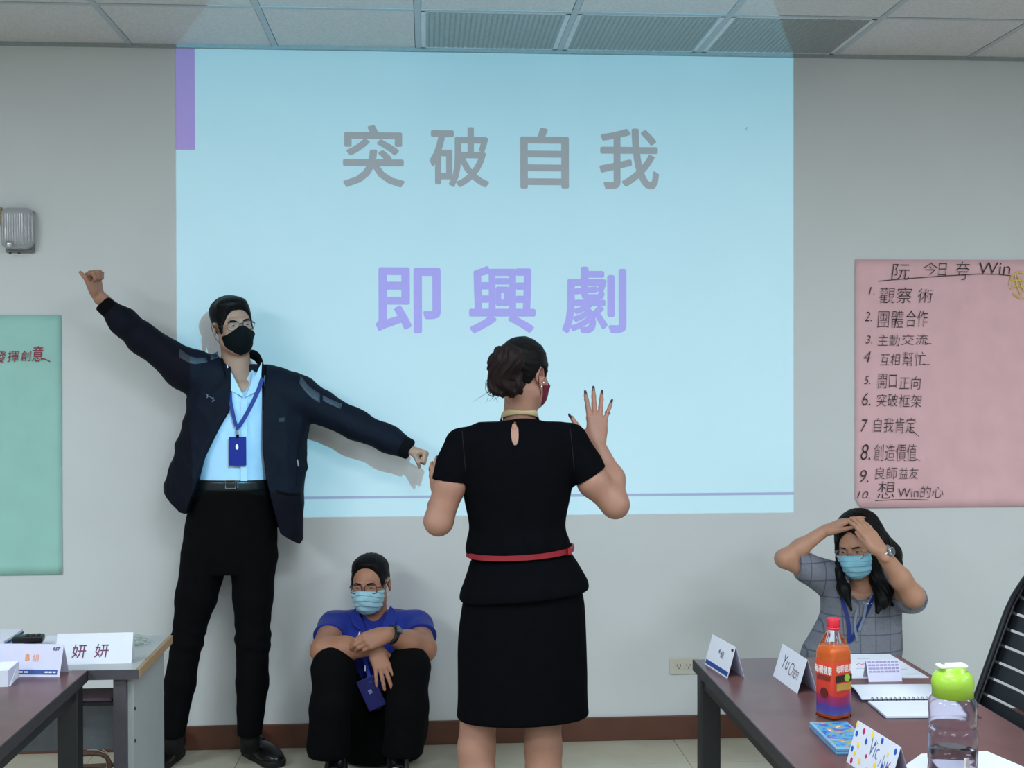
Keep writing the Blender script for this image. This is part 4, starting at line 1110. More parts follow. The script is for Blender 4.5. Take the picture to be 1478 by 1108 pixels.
# shirt
M_shirt = mat('light_blue_shirt', (176, 200, 224), .7, var=.03, scale=20, bump=.1, bscale=400)
S = wf([(tube([(at(338, 716, -.175), .150, .100), (at(338, 690, -.175), .150, .102), (at(342, 640, -.168), .158, .108), (at(346, 580, -.158), .180, .108), (at(346, 548, -.155), .150, .085), (at(346, 535, -.152), .075, .062)]), 0),
        (cone(at(345, 552, -.155), at(345, 530, -.15), .070, .066), .02)], .0036)
S.disp(folds(.006, 6, 26, 3, axis=(.5, 0, .6)))
S.cut(cone(at(351, 574, -.268), at(346, 512, -.205), .014, .072), .006)      # the open collar
S.keep(lambda X, Y, Z: Z-(at(345, 527, -.15)[2]))
fpart('shirt', S, M_shirt, SM)
for s, (c0, c1, c2) in ((-1, ((327, 524), (352, 573), (330, 562))), (1, ((378, 522), (354, 573), (376, 562)))):
    a, b, c = at(*c0, -.215), at(*c1, -.268), at(*c2, -.262)
    MB().prism([a, b, c], (0, .004, 0)).build('collar', M_shirt, SM)
pl = [at(352, y, -.17-.108-(.008 if y > 600 else .0)) for y in (578, 600, 640, 680, 694)]
ribbon(SM, 'button_placket', [p+np.array([0, .004, 0]) for p in pl], .026, .004, M_shirt)

# jacket
M_jack = mat('navy_jacket', (9, 12, 26), .75, var=.12, scale=20, bump=.15, bscale=350, spec=.2)
M_cuff = mat('dark_rib_knit', (6, 7, 11), .9, spec=.15, bump=.5, bscale=500)
def J(py, xl, xr, Y, ry):
    a, b = at(xl, py, Y), at(xr, py, Y); return ((a+b)/2, (b[0]-a[0])/2, ry)
jk = [(tube([J(790, 256, 438, -.18, .118), J(735, 238, 443, -.18, .124), J(695, 238, 444, -.18, .124), J(650, 250, 446, -.175, .124), (J(605, 262, 448, -.17, .122)), J(565, 272, 440, -.163, .112), J(540, 292, 420, -.155, .09), J(524, 312, 392, -.15, .066)], power=2.3), 0)]
wJ, eJ = at(152, 441, -.26), at(207, 489, -.21)
jk += limb([at(302, 541, -.165), at(268, 533, -.17), eJ, at(178, 464, -.24), wJ], [.085, .084, .062, .056, .033], k=.03)
wK = at(590, 648, -.20)
jk += limb([at(403, 560, -.165), at(430, 570, -.17), at(512, 612, -.18), at(562, 634, -.19), wK], [.085, .082, .060, .054, .040], k=.03)
JK = wf(jk, .0040)
JK.disp(folds(.010, 8, 30, 11)); JK.disp(folds(.007, 5, 14, 5, axis=(.2, 0, 1)))
# cut sleeves square at the cuffs
dL = nrm(wJ-eJ); dR = nrm(wK-at(512, 612, -.18))
def endcut(F, p, d, r=.12):
    p = np.array(p); q = p+d*.14
    F.cut(tube([(p, .11, .11), (q, .11, .11)], xdir=(0, 1, 0)), .003)
endcut(JK, wJ+dL*.006, dL); endcut(JK, wK+dR*.008, dR)
# opening of the front, hem, bottom
ol = [(515, 329), (545, 331), (570, 333), (595, 330), (615, 318), (640, 305), (662, 294), (685, 287), (700, 283), (730, 272), (765, 262), (800, 255)]
orr = [(515, 379), (545, 381), (600, 378), (650, 379), (690, 384), (720, 391), (760, 401), (800, 411)]
zl, xl_ = zip(*[(at(x, y, -.28)[2], at(x, y, -.28)[0]) for y, x in ol][::-1]); zr, xr_ = zip(*[(at(x, y, -.28)[2], at(x, y, -.28)[0]) for y, x in orr][::-1])
zcol = at(345, 560, -.2)[2]
def opening(X, Y, Z):
    a = np.interp(Z+0*X, zl, xl_); b = np.interp(Z+0*X, zr, xr_)
    d = np.maximum(a-X, X-b); return np.maximum(d, Y+.185+0*X+0*Z)
JK.cut((opening, np.array([-1.2, -.45, .7]), np.array([-.3, -.10, 1.75])), .006)
JK.cut((lambda X, Y, Z: -( (1.0*(X+.65)**2/.28**2)*0 + (Z*-1+np.interp(X+0*Z, [float(at(x, y, -.22)[0]) for x, y in ((228, 700), (262, 738), (300, 750), (395, 760), (432, 787), (442, 775))], [float(at(x, y, -.22)[2]) for x, y in ((228, 706), (262, 738), (300, 745), (395, 760), (430, 786), (442, 772))])))*-1*-1, np.array([-1.2, -.4, .6]), np.array([-.3, 0, 1.2])), .003)
JK.keep(lambda X, Y, Z: Y+.004+0*X+0*Z)
jo = fpart('jacket', JK, M_jack, SM)
# stand-up collar
for xs, nm in (((322, 316), 'l'), ((384, 392), 'r')):
    pass
colpts = [(330, 580, -.262), (327, 552, -.245), (322, 528, -.215), (324, 514, -.15), (345, 512, -.10), (367, 512, -.13), (378, 528, -.20), (380, 554, -.245), (380, 590, -.268)]
cw = [.010, .024, .034, .036, .036, .036, .034, .024, .012]
Pc = catmull([np.append(at(a, b, c), w_) for (a, b, c), w_ in zip(colpts, cw)], 48); V = []; Fc = []
for i, q in enumerate(Pc):
    c = np.array([q[0]-at(347, 530, -.15)[0], q[1]+.15, 0]); o_ = nrm(c); w_ = q[3]
    for dz, dr in ((-w_*.5, .0), (w_*.5, .006), (w_*.5, -.002), (-w_*.5, -.008)): V.append(q[:3]+np.array([0, 0, dz])+o_*dr)
for i in range(len(Pc)-1):
    for j in range(4): a = 4*i; Fc.append((a+j, a+(j+1) % 4, a+4+(j+1) % 4, a+4+j))
part('collar', pydata(V, Fc), M_cuff, SM, True)
def cuff(p, d, r, L, name='cuff', m=M_cuff, flat=1.0):
    x = nrm(np.cross(d, [0, 1, 0])); 
    return Fld([(tube([(p-d*L, r, r*flat), (p, r*.92, r*.92*flat)], xdir=x), 0)], .003)
fpart('cuff', cuff(wJ+dL*.02, dL, .038, .05), M_cuff, SM); fpart('cuff', cuff(wK+dR*.012, dR, .045, .05), M_cuff, SM)
M_patch = mat('grey_patch', (52, 58, 70), .55, var=.1)
def on_patch(name, poly, Y, m, par, th=.003, lab=None):
    return None
# reflective shoulder patches follow the sleeves
def surf_patch(F0, name, pxs, m, par, lift=.0015, step=14, label=None, Ystart=-.5):
    """quads dropped onto a garment: rays from the front hit the finished mesh"""
    pass
SM['seed'] = 1
from mathutils.bvhtree import BVHTree
def tree(o):
    me = o.data; return BVHTree.FromPolygons([v.co[:] for v in me.vertices], [p.vertices[:] for p in me.polygons])
def drape(o, px, lift=.002):
    """the point of a garment seen at a pixel, lifted a little off it"""
    if o.name not in TREES: TREES[o.name] = tree(o)
    T = TREES[o.name]; p0 = Vector(CC); d = (vv(at(px[0], px[1], 0))-p0).normalized()
    h = T.ray_cast(p0, d)
    if h[0] is None: return vv(at(px[0], px[1], -.2))
    return h[0]-d*lift
TREES = {}
def dpatch(o, name, A, B, n, m, par, lift=.002, label=None, kind=None):
    """strip between polyline A and polyline B (pixels), draped on garment o"""
    A = catmull([np.array(a, float) for a in A], n); B = catmull([np.array(b, float) for b in B], n); V = []; Fq = []
    K = 5
    for a, b in zip(A, B):
        for k in range(K+1): V.append(drape(o, a+(b-a)*k/K, lift))
    for i in range(n-1):
        for k in range(K): q = i*(K+1)+k; Fq.append((q, q+1, q+K+2, q+K+1))
    ob = part(name, pydata(V, Fq), m, par, True, label=label, kind=kind); so = ob.modifiers.new('s', 'SOLIDIFY'); so.thickness = .001
    return ob
def dline(o, name, pts, m, par, rad=.0015, lift=.001, n=None):
    P = catmull([np.array(a, float) for a in pts], n or 5*len(pts))
    return MB().pipe([drape(o, p, lift) for p in P], rad, 6).build(name, m, par, True)
dpatch(jo, 'shoulder_patch', [(259, 503), (278, 515), (297, 516)], [(258, 515), (278, 525), (300, 522)], 10, M_patch, SM)
dpatch(jo, 'shoulder_patch', [(304, 512), (314, 507)], [(304, 519), (316, 516)], 5, M_patch, SM)
dpatch(jo, 'shoulder_patch', [(434, 541), (445, 556), (462, 568)], [(432, 553), (446, 571), (462, 582)], 10, M_patch, SM)
dpatch(jo, 'shoulder_patch', [(466, 570), (480, 577), (494, 583)], [(466, 578), (478, 584), (492, 590)], 8, M_patch, SM)
M_lg = mat('logo_grey', (120, 124, 140), .5)
for q in (([(298, 574), (302, 571)]), ([(297, 568), (300, 572)]), ([(300, 569), (299, 574)]), ([(302, 572), (309, 576)]), ([(308, 573), (307, 579)]), ([(306, 580), (310, 577)])):
    dline(jo, 'chest_logo', q, M_lg, SM, .0011)
dpatch(jo, 'chest_label', [(402, 603), (412, 602)], [(402, 609), (412, 609)], 4, mat('dark_label', (36, 40, 40), .7), SM)
dline(jo, 'zip_pull', [(429, 663), (430, 668), (430.5, 673)], mat('zip_silver', (190, 196, 200), .25, .8), SM, .003)
dline(jo, 'pocket_seam', [(433, 640), (430, 660), (428, 700)], M_cuff, SM, .0012)
dpatch(jo, 'hem_band', [(398, 706), (416, 711), (434, 711)], [(399, 710), (416, 715), (434, 715)], 8, M_cuff, SM)

# trousers, belt
T = wf([(tube([(at(332, 826, -.18), .15, .10), (at(331, 800, -.18), .186, .112), (at(334, 760, -.18), .184, .113), (at(336, 715, -.175), .165, .108), (at(337, 694, -.175), .152, .105)]), 0)]
       + limb([at(296, 805, -.185), at(283, 862, -.20), at(270, 923, -.215), at(260, 985, -.225), at(250, 1060, -.24)], [.094, .080, .062, .060, .047], .02)
       + limb([at(366, 805, -.185), at(365, 862, -.20), at(365, 923, -.21), at(364, 985, -.22), at(360, 1055, -.24)], [.092, .078, .068, .063, .050], .02), .0045)
T.disp(folds(.006, 7, 24, 21, axis=(.1, 0, .5))); T.disp(lambda X, Y, Z: -.0025*np.exp(-((Z-.50)/.07)**2)*np.sin(Z*110+X*30))
T.keep(lambda X, Y, Z: at(337, 694, -.18)[2]-Z if False else Z-at(337, 694, -.18)[2]); T.keep(lambda X, Y, Z: .125-Z)
T.keep(lambda X, Y, Z: Y+.005+0*X+0*Z)
tr = fpart('trousers', T, M_jean, SM)
Bt = wf([(tube([(at(337, 706, -.175), .158, .111), (at(337, 690, -.175), .156, .110)]), 0)], .0035); blt = fpart('belt', Bt, mat('black_belt', (20, 20, 22), .35), SM)
bc = at(334, 698, -.29)
bu = MB()
bx = [(-.022, -.018), (.016, -.018), (.016, .014), (-.022, .014)]
bu.pipe([vv(bc)+Vector((x, -.004, z)) for x, z in bx], .0026, 6, closed=True); bu.pipe([vv(bc)+Vector((.026, -.004, -.016)), vv(bc)+Vector((.026, -.004, .016))], .003, 6)
bu.build('buckle', mat('steel', (190, 194, 198), .2, .9), blt)
for xx_, yy_ in ((250, 1060), (360, 1055)):
    q_ = at(xx_, yy_, -.24); part('sock', MB().pipe([(q_[0], -.225, .06), (q_[0], -.24, .16)], [.038, .040], 16).mesh(), mat('black_sock', (12, 12, 14), .9), SM, True)
shoe(SM, atz(252, 1097, .0)+np.array([0, .10, 0])-np.array([0, 0, 0]), math.radians(-12), .28, M_shoe, M_sole)
shoe(SM, atz(354, 1088, .0)+np.array([0, .03, 0]), math.radians(36), .28, M_shoe, M_sole)

# lanyard with badge
LY = -.292
n1 = [at(379, 545, -.262), at(372, 565, -.272), at(360, 590, -.284), at(347, 612, -.291), at(343, 616, -.293)]
n2 = [at(332, 566, -.268), at(333, 580, -.278), at(337, 600, -.288), at(341, 615, -.293)]
la = ribbon(SM, 'lanyard', n1, .016, .0015, M_blr)
ribbon(la, 'strap', n2, .014, .0015, M_blr).parent = la; 
ribbon(la, 'strap', [at(342.5, 612, -.295), at(342.5, 622, -.296)], .010, .002, M_blr)
bc = at(343, 651, -.298); bw, bh = 11.8/355, 20/355
MB().box((bc[0]-.004, bc[1]-.003, bc[2]+.055), (bc[0]+.004, bc[1]+.003, bc[2]+.082), bevel=.001).build('clip', mat('steel', (190, 194, 198), .2, .9), la)
MB().box((bc[0]-.006, bc[1]-.003, bc[2]+.050), (bc[0]+.006, bc[1]+.003, bc[2]+.066), bevel=.001).build('clip_band', M_blk, la)
MB().box((bc[0]-bw, bc[1]-.003, bc[2]-bh), (bc[0]+bw, bc[1]+.003, bc[2]+bh), bevel=.002).build('badge', M_blue, la)
MB().capped([(.0001, 0), (.006, 0), (.006, .001), (.0001, .001)], 20, Matrix.Translation((bc[0]-.002, bc[1]-.003, bc[2]+.017)) @ Matrix.Rotation(math.radians(90), 4, 'X') @ Matrix.Diagonal((.9, 1.7, 1, 1))).build('badge_slot', M_wht, la)

# ---------------------------------------------------------------- the woman seen from behind
WY = -1.40
WM = thing('person', (.33, WY, 0), 'person seen from behind in a black dress with a red belt, with both hands raised', 'person')
M_sk2 = skinmat('skin_light', (164, 120, 102))
M_hair2 = mat('brown_black_hair', (26, 11, 12), .62, spec=.25, var=.35, scale=50, bump=.6, bscale=240)
hc = at(757, 540, WY+.01)
M2 = headM(hc, math.radians(180-38), math.radians(4), 0, .86)
add, P = head_sdf(fem=1, wide=.97)
F = Fld(P, .0024, lo=(-.11, -.13, -.27), hi=(.11, .14, .13)); F.V[:] = 1; add(F)
F.add(cone((0, .020, -.06), inv_pt(M2, at(750, 612, WY+.02)), .056, .062), .025)
elW, wrW = at(888, 728, WY-.03), at(862, 640, WY+.07)
shW = at(828, 640, WY)
armR = limb([at(836, 662, WY-.01), at(856, 695, WY-.03), elW], [.036, .046, .040], .02)+limb([elW, at(884, 690, WY+.02), wrW], [.038, .035, .023], .025)
hr, tipsR = hand_prims(wrW, at(862, 560, WY+.10)-wrW, (0, 1, .12), (-1, 0, 0), [(6, 8, 6), (3, 6, 5), (4, 8, 6), (6, 10, 8)], spread=(-.13, -.03, .10, .36),
                       thumb=((.86, .62, .12), (.62, .80, .1), (.5, .86, .05)), s=.93)
elV, wrV = at(633, 752, WY-.02), at(636, 712, WY+.16)
shV = at(662, 648, WY)
armL = limb([at(657, 665, WY), at(649, 700, WY-.02), elV], [.036, .047, .043], .02)+limb([elV, (elV+wrV)/2, wrV], [.040, .035, .023], .02)
hl, tipsL = hand_prims(wrV, (-.12, .35, 1), (.3, 1, -.2), (-.6, .4, .2), [(20, 25, 20), (15, 22, 18), (18, 25, 20), (22, 28, 20)], spread=(-.1, -.02, .06, .16), thumb=((.35, .9, .2), (.1, .95, .2), (.0, .95, .1)), s=.76)
legs = []
for xs in ((688, 688, 690), (786, 784, 782)):
    K = at(xs[1], 1078, WY); legs += limb([at(706 if xs[0] < 700 else 768, 900, WY), at(xs[0]+(4 if xs[0] < 700 else -2), 1010, WY+.0), K, K+np.array([0, -.012, -.11]), K+np.array([0, .0, -.30]), np.array([K[0], WY+.01, .07])], [.060, .058, .055, .060, .040, .031], .02)
torso = [(tube([(at(752, 920, WY), .17, .11), (at(752, 800, WY), .13, .09), (at(752, 700, WY), .15, .10), (at(750, 640, WY), .165, .085), (at(748, 612, WY), .10, .06)]), .02)]
TW = wf(torso, .006)
Lg = wf(legs, .0042)
feet = []
for xs in (690, 782):
    q = at(xs, 1078, WY); feet += [(cone((q[0], WY+.01, .075), (q[0], WY+.12, .03), .034, .028), .02), (cone((q[0], WY+.0, .06), (q[0], WY+.01, .10), .030, .030), .02), (cone((q[0], WY+.12, .028), (q[0]-.0, WY+.19, .022), .034, .022), .02)]
for p, k in feet: Lg.add(p, k) if False else None
Lg = wf(legs+feet, .0042)
wb = multi('body', [(F, M2), (wf(armR+hr, .0026), None), (wf(armL+hl, .0026), None), (TW, None), (Lg, None)], M_sk2, WM)
M_nail = mat('dark_nail', (66, 48, 60), .25)
nails(WM, tipsR, M_nail, .005); nails(WM, tipsL, M_nail, .003)
eyes_brows(M2, WM, M_hair, fem=1)
M_mar = mat('maroon_mask', (104, 16, 44), .75)
face_mask(M2, WM, M_mar, P, M_mar, pleat=0, point=True, fem=1)
M2i = M2.inverted()
def W2(px, py, dy): q = M2i @ vv(at(px, py, WY+dy)); return np.array(q)
hair_cap(P, [(-.12, .075), (-.085, .068), (-.066, .050), (-.05, .010), (-.035, -.01), (-.02, .020), (.02, .028), (.04, -.03), (.06, -.068), (.15, -.080)],
         lambda X, Y, Z: .007+.008*np.clip((Z-.0)/.08, 0, 1), M_hair, WM, M2, flow='back', groove=.0012, gf=260)
bn = [(ell(W2(733, 520, -.115), (.066, .050, .056)), 0), (ell(W2(724, 540, -.105), (.050, .045, .062)), .03), (ell(W2(735, 556, -.09), (.060, .042, .042)), .03), (ell(W2(716, 560, -.10), (.026, .024, .030)), .02)]
BN = Fld(bn, .0028, pad=.012)
BN.disp(lambda X, Y, Z: .0035*np.sin(X*110+Y*60+3*np.sin(Z*42)+2*np.sin(Y*50))+.0018*np.sin(X*330+Z*120+4*np.sin(Z*50+Y*30)))
fpart('hair_bun', BN, M_hair2, WM, M2, label='dark reddish brown bun')
st = MB(); rs = random.Random(4)
for k in range(14):
    a = at(712+rs.uniform(-6, 14), 556+rs.uniform(-10, 12), WY-.10); L_ = rs.uniform(.02, .05)
    dx = -rs.uniform(.2, 1) if k % 3 else rs.uniform(.2, .8)
    st.pipe([vv(a)+Vector((dx*L_*u+.3*L_*math.sin(u*3+k), .01*u, -L_*u*(1.1 if k % 2 else .8))) for u in np.linspace(0, 1, 7)], [.0012*(1-.8*u) for u in np.linspace(0, 1, 7)], 5)
st.pipe([vv(at(x, y, WY-.09)) for x, y in ((708, 540), (701, 552), (701, 563), (706, 570), (713, 573))], .0011, 5)
st.pipe([vv(at(x, y, WY-.09)) for x, y in ((709, 545), (704, 556), (704, 564), (708, 569))], .0009, 5)
st.build('hair_strands', M_hair2, WM, True, kind='stuff')
ea = W2(784, 574, .02)
MB().pipe([M2 @ Vector((-.081*.97-.0005, .012+.006*math.cos(t), -.040+.009*math.sin(t))) for t in np.linspace(-.6, 4.2, 14)], .0012, 6).build('earring', mat('pearl_silver', (224, 214, 204), .2, .4), WM, True)
MB().sphere((0, 0, 0), .0028, Matrix.Translation(M2 @ Vector((-.0855, .004, -.030)))).build('earring', mat('pearl_silver', (224, 214, 204), .2, .4), WM, True)

# dress
M_dress = mat('black_dress', (7, 8, 12), .9, var=.1, scale=30, bump=.25, bscale=450, spec=.06)
def D(py, xl, xr, ry, dy=0):
    a, b = at(xl, py, WY+dy), at(xr, py, WY+dy); return ((a+b)/2, (b[0]-a[0])/2, ry)
ds = [(tube([D(806, 678, 824, .112), D(792, 670, 827, .124), (D(778, 671, 824, .120)), D(756, 675, 817, .110), D(700, 667, 827, .108, .0), D(660, 662, 833, .100), D(632, 668, 826, .083), D(614, 690, 804, .066, .005), D(598, 712, 786, .056, .01)], power=2.2), 0)]
ds += [(cone(at(722, 622, WY), at(668, 640, WY), .050, .044), .02), (cone(at(772, 622, WY), at(822, 634, WY), .050, .046), .02)]
ds += [(cone(at(664, 640, WY), at(653, 668, WY-.01), .046, .052), .02), (clip(cone(at(652, 682, WY-.015), at(646, 716, WY-.025), .055, .058), at(649, 694, WY-.02), (-.12, 0, -1)), .01)]
ds += [(cone(at(826, 634, WY), at(842, 664, WY-.015), .046, .052), .02), (clip(cone(at(846, 674, WY-.02), at(858, 706, WY-.03), .056, .060), at(850, 688, WY-.025), (.62, 0, -1)), .01)]
DR = wf(ds, .0036)
DR.disp(folds(.0035, 6, 26, 8)); DR.disp(lambda X, Y, Z: -.004*np.exp(-((Z-1.05)/.05)**2)*np.sin(X*60+Y*30)*(Z > .9))
vL = nrm(at(648, 706, WY-.02)-at(656, 660, WY)); vR = nrm(at(856, 702, WY-.025)-at(832, 650, WY))
def sleevecut(F, p, d): q = p+d*.12; F.cut(tube([(p, .095, .12), (q, .095, .12)], xdir=(1, 0, 0)), .002)
pass
# add the bodice back where the sleeve cutters touched it
zc = at(752, 603, WY)[2]
DR.keep(lambda X, Y, Z: Z-(zc-.012*np.minimum(((X-.325)/.07)**2, 1.0)))
kx, kz = at(744, 626, WY-.1)[0], at(744, 626, WY-.1)[2]
DR.cut(ell((kx, WY-.09, kz), (.0115, .05, .036)), .002)
dro = fpart('dress', DR, M_dress, WM)
# skin of the upper back shown by the keyhole opening
kb = Fld([(ell((kx, WY-.030, kz-.005), (.03, .036, .050)), 0)], .003); fpart('upper_back', kb, M_sk2, WM)
MB().sphere((kx, WY-.080, zc-.012), .0035).build('button', mat('gold_button', (150, 120, 60), .3, .7), WM)
for s, a, b in ((0, (706, 628), (672, 690)), (1, (812, 622), (832, 700))):
    pass
dline(dro, 'sleeve_seam', [(667, 622), (669, 645), (672, 680)], mat('seam_black', (10, 10, 14), .9), WM, .0012, .0)
dline(dro, 'sleeve_seam', [(823, 618), (826, 645), (829, 680)], mat('seam_black', (10, 10, 14), .9), WM, .0012, .0)
SK = wf([(tube([D(1034, 658, 850, .135, .0), D(1000, 660, 848, .135), D(920, 661, 846, .135), (D(862, 668, 842, .130)), D(830, 676, 829, .118), D(800, 680, 821, .108)], power=2.3), 0)], .004)
SK.disp(folds(.003, 5, 16, 9, axis=(1, 0, 0)))
fpart('skirt', SK, M_dress, WM)
PEP = wf([(tube([D(859, 661, 851, .147), D(845, 663, 849, .142), D(825, 671, 838, .130), D(800, 679, 823, .114)], power=2.3), 0)], .0036)
PEP.disp(folds(.004, 5, 22, 12, axis=(0, 0, 1)))
fpart('peplum', PEP, M_dress, WM)
bl = [(at(x, y, WY)[0], at(x, y, WY-.11)[2]) for x, y in ((676, 806), (825, 796))]
NB = 60; Vb = []; Fb = []
cx, rx = (bl[0][0]+bl[1][0])/2, (bl[1][0]-bl[0][0])/2+.007
for i in range(NB):
    a = 2*math.pi*i/NB; ca, sa = math.cos(a), math.sin(a); q = (abs(ca)**2.3+abs(sa)**2.3)**(-1/2.3)
    x = cx+rx*q*ca; y = WY+.126*q*sa; z = bl[0][1]+(bl[1][1]-bl[0][1])*(q*ca*.5+.5)-.006*(1-(q*ca)**2)
    for dz, dr in ((-.008, 0), (.008, 0), (.008, -.006), (-.008, -.006)): Vb.append((x+dr*ca, y+dr*sa, z+dz))
for i in range(NB):
    a, b = 4*i, 4*((i+1) % NB)
    for j in range(4): Fb.append((a+j, a+(j+1) % 4, b+(j+1) % 4, b+j))
rb = part('belt', pydata(Vb, Fb), mat('red_belt', (134, 24, 36), .5), WM, label='thin red belt')
MB().box((cx+rx*.83, WY-.088, bl[1][1]-.012), (cx+rx*.90, WY-.075, bl[1][1]+.008), bevel=.001).build('belt_loop', mat('red_belt', (134, 24, 36), .5), rb)
# cream lanyard round the neck
cn = at(750, 602, WY+.015)
pts = []
for t_ in np.linspace(-.35, math.pi+.35, 22):
    pts.append((cn[0]+.058*math.cos(t_), cn[1]-.058*math.sin(t_), cn[2]+.020*math.sin(t_)+.001))
V = []; Fq = []
for (x, y, z) in pts:
    ox, oy = nrm([x-cn[0], y-cn[1]])
    for dz, dr in ((-.010, .003), (.010, -.002), (.010, -.004), (-.010, .001)): V.append((x+ox*dr, y+oy*dr, z+dz))
for i in range(len(pts)-1):
    for j in range(4): a = 4*i; Fq.append((a+j, a+(j+1) % 4, a+4+(j+1) % 4, a+4+j))
part('lanyard', pydata(V, Fq), mat('cream_ribbon', (190, 172, 128), .6), WM, True, label='cream ribbon round the neck')
# ring on the ring finger
p, d, up, r = tipsR[3]
MB().pipe([vv(p-nrm(d)*.040)+vv(np.cross(nrm(d), up))*(.0088*math.cos(t_))+vv(up)*(.0088*math.sin(t_)) for t_ in np.linspace(0, 2*math.pi, 16)[:-1]], .0012, 6, closed=True).build('ring', mat('silver', (215, 215, 220), .15, .9), WM, True)
for xs in (690, 782):
    q = at(xs, 1078, WY)
    sh = Fld([(cone((q[0], WY+.005, .055), (q[0], WY+.12, .022), .036, .030), .0), (cone((q[0], WY+.12, .022), (q[0], WY+.19, .016), .036, .022), .02)], .0035)
    sh.keep(lambda X, Y, Z: Z-(.055-.25*(Y-WY))); sh.keep(lambda X, Y, Z: .001-Z)
    sh.cut(rbox((q[0], WY+.045, .008), (.06, .05, .022), .01), .01)
    sh.add(cone((q[0], WY-.012, .05), (q[0], WY-.012, .004), .02, .010), .012); sh.keep(lambda X, Y, Z: -Z)
    fpart('shoe', sh, M_shoe, WM)

# ---------------------------------------------------------------- the man sitting on the floor
AM = thing('person', (-.17, -.25, 0), 'person in a blue polo shirt sitting on the floor with knees up', 'person')
M_sk3 = skinmat('skin_warm', (166, 116, 92))
M3 = headM(at(534, 843, -.20), math.radians(-14), math.radians(2), math.radians(-2), .90)
add, P = head_sdf(wide=1.06)
F = Fld(P, .0024, lo=(-.115, -.13, -.27), hi=(.115, .13, .13)); F.V[:] = 1; add(F)
F.add(cone((0, .018, -.06), inv_pt(M3, at(540, 905, -.16)), .062, .068), .025)
s1, e1, w1 = at(482, 902, -.17), at(468, 938, -.40), at(541, 934, -.47)
s2, e2, w2 = at(602, 904, -.17), at(611, 936, -.38), at(560, 915, -.50)
armA = limb([s1, e1], [.055, .048], .02)+limb([e1, (e1*.6+w1*.4), w1], [.048, .045, .028], .03)
ha, tA = hand_prims(w1, at(556, 975, -.52)-w1, (-.1, .9, -.3), (.6, .2, .2), [(6, 14, 10), (8, 14, 10), (8, 12, 10), (6, 12, 8)], spread=(-.16, -.02, .12, .26), thumb=((.6, .75, .5), (.2, .9, .4), (0, .95, .3)), s=.95)
armB = limb([s2, e2], [.055, .047], .02)+limb([e2, (e2*.6+w2*.4), w2], [.047, .044, .028], .03)
hb, tB = hand_prims(w2, at(512, 932, -.545)-w2, (-.1, .95, -.45), (-.2, .1, .8), [(26, 34, 25), (30, 36, 25), (34, 38, 28), (38, 38, 28)], spread=(.12, .02, -.06, -.14), thumb=((.35, .9, .35), (.1, .95, .4), (-.05, .95, .4)), s=.97)
knL, knR = at(480, 958, -.47), at(590, 956, -.47)
tA_ = wf([(tube([(np.array([-.16, -.19, .10]), .17, .12), (at(540, 1000, -.18), .17, .12), (at(541, 935, -.17), .18, .12), (at(541, 900, -.16), .15, .08)]), .02)]+limb([np.array([-.25, -.2, .12]), knL+np.array([0, .02, -.03])], [.07, .035])+limb([np.array([-.07, -.2, .12]), knR+np.array([0, .02, -.03])], [.07, .035]), .008)
mb3 = multi('body', [(F, M3), (wf(armA+ha, .0028), None), (wf(armB+hb, .0028), None), (tA_, None)], M_sk3, AM)
eyes_brows(M3, AM, M_hair, gaze=-.1)
glasses(M3, AM, mat('dark_red_frame', (60, 36, 40), .35), w=.026, h=.0185, rad=.0016, rnd=4)
M_smask = mat('surgical_mask', (158, 200, 214), .8, var=.02, bump=.1)
M_str = mat('white_elastic', (226, 226, 224), .7)
face_mask(M3, AM, M_smask, P, M_str, pleat=.0028, wide=1.06)
hair_cap(P, [(-.12, .106), (-.085, .099), (-.068, .093), (-.059, .084), (-.051, .045), (-.046, .0), (-.034, -.012), (-.022, .02), (.03, .030), (.045, -.02), (.075, -.055), (.15, -.06)],
         lambda X, Y, Z: .005+.013*np.clip((Z-.05)/.05, 0, 1), M_hair, AM, M3, flow='front')
M_polo = mat('blue_polo', (10, 36, 132), .8, var=.08, scale=30, bump=.25, bscale=400, sheen=.1)
PO = wf([(tube([(np.array([-.155, -.20, .22]), .15, .11), (at(541, 1010, -.21), .17, .15), (at(541, 960, -.19), .190, .142), (at(541, 920, -.175), .200, .125), (at(541, 896, -.165), .160, .088), (at(541, 882, -.16), .08, .066)], power=2.2), 0),
         (cone(at(508, 905, -.165), at(484, 906, -.175), .072, .070), .03), (cone(at(574, 905, -.165), at(600, 906, -.175), .072, .070), .03),
         (clip(cone(at(484, 904, -.175), at(471, 930, -.32), .066, .070), at(472, 922, -.265), (-.1, -.85, -.45)), .02), (clip(cone(at(600, 904, -.175), at(610, 930, -.32), .066, .070), at(609, 922, -.265), (.1, -.85, -.45)), .02)], .0038)
PO.disp(folds(.006, 7, 28, 31))
dd = nrm(np.array([0, -1, -.25])); 
for px in ((470, 928), (612, 928)):
    pass
PO.cut(cone(at(540, 914, -.30), at(540, 876, -.235), .010, .058), .006)
PO.keep(lambda X, Y, Z: Z-at(541, 880, -.16)[2])
PO.keep(lambda X, Y, Z: Y+.004+0*X+0*Z)
poo = fpart('polo_shirt', PO, M_polo, AM)
for sg, pts_ in ((0, ((515, 876, -.20), (503, 886, -.215), (510, 902, -.275), (529, 915, -.300), (521, 892, -.262))), (1, ((563, 874, -.20), (575, 885, -.215), (569, 902, -.275), (547, 915, -.300), (556, 892, -.262)))):
    MB().prism([at(*p) for p in pts_], (0, .005, 0)).build('collar', M_polo, AM)
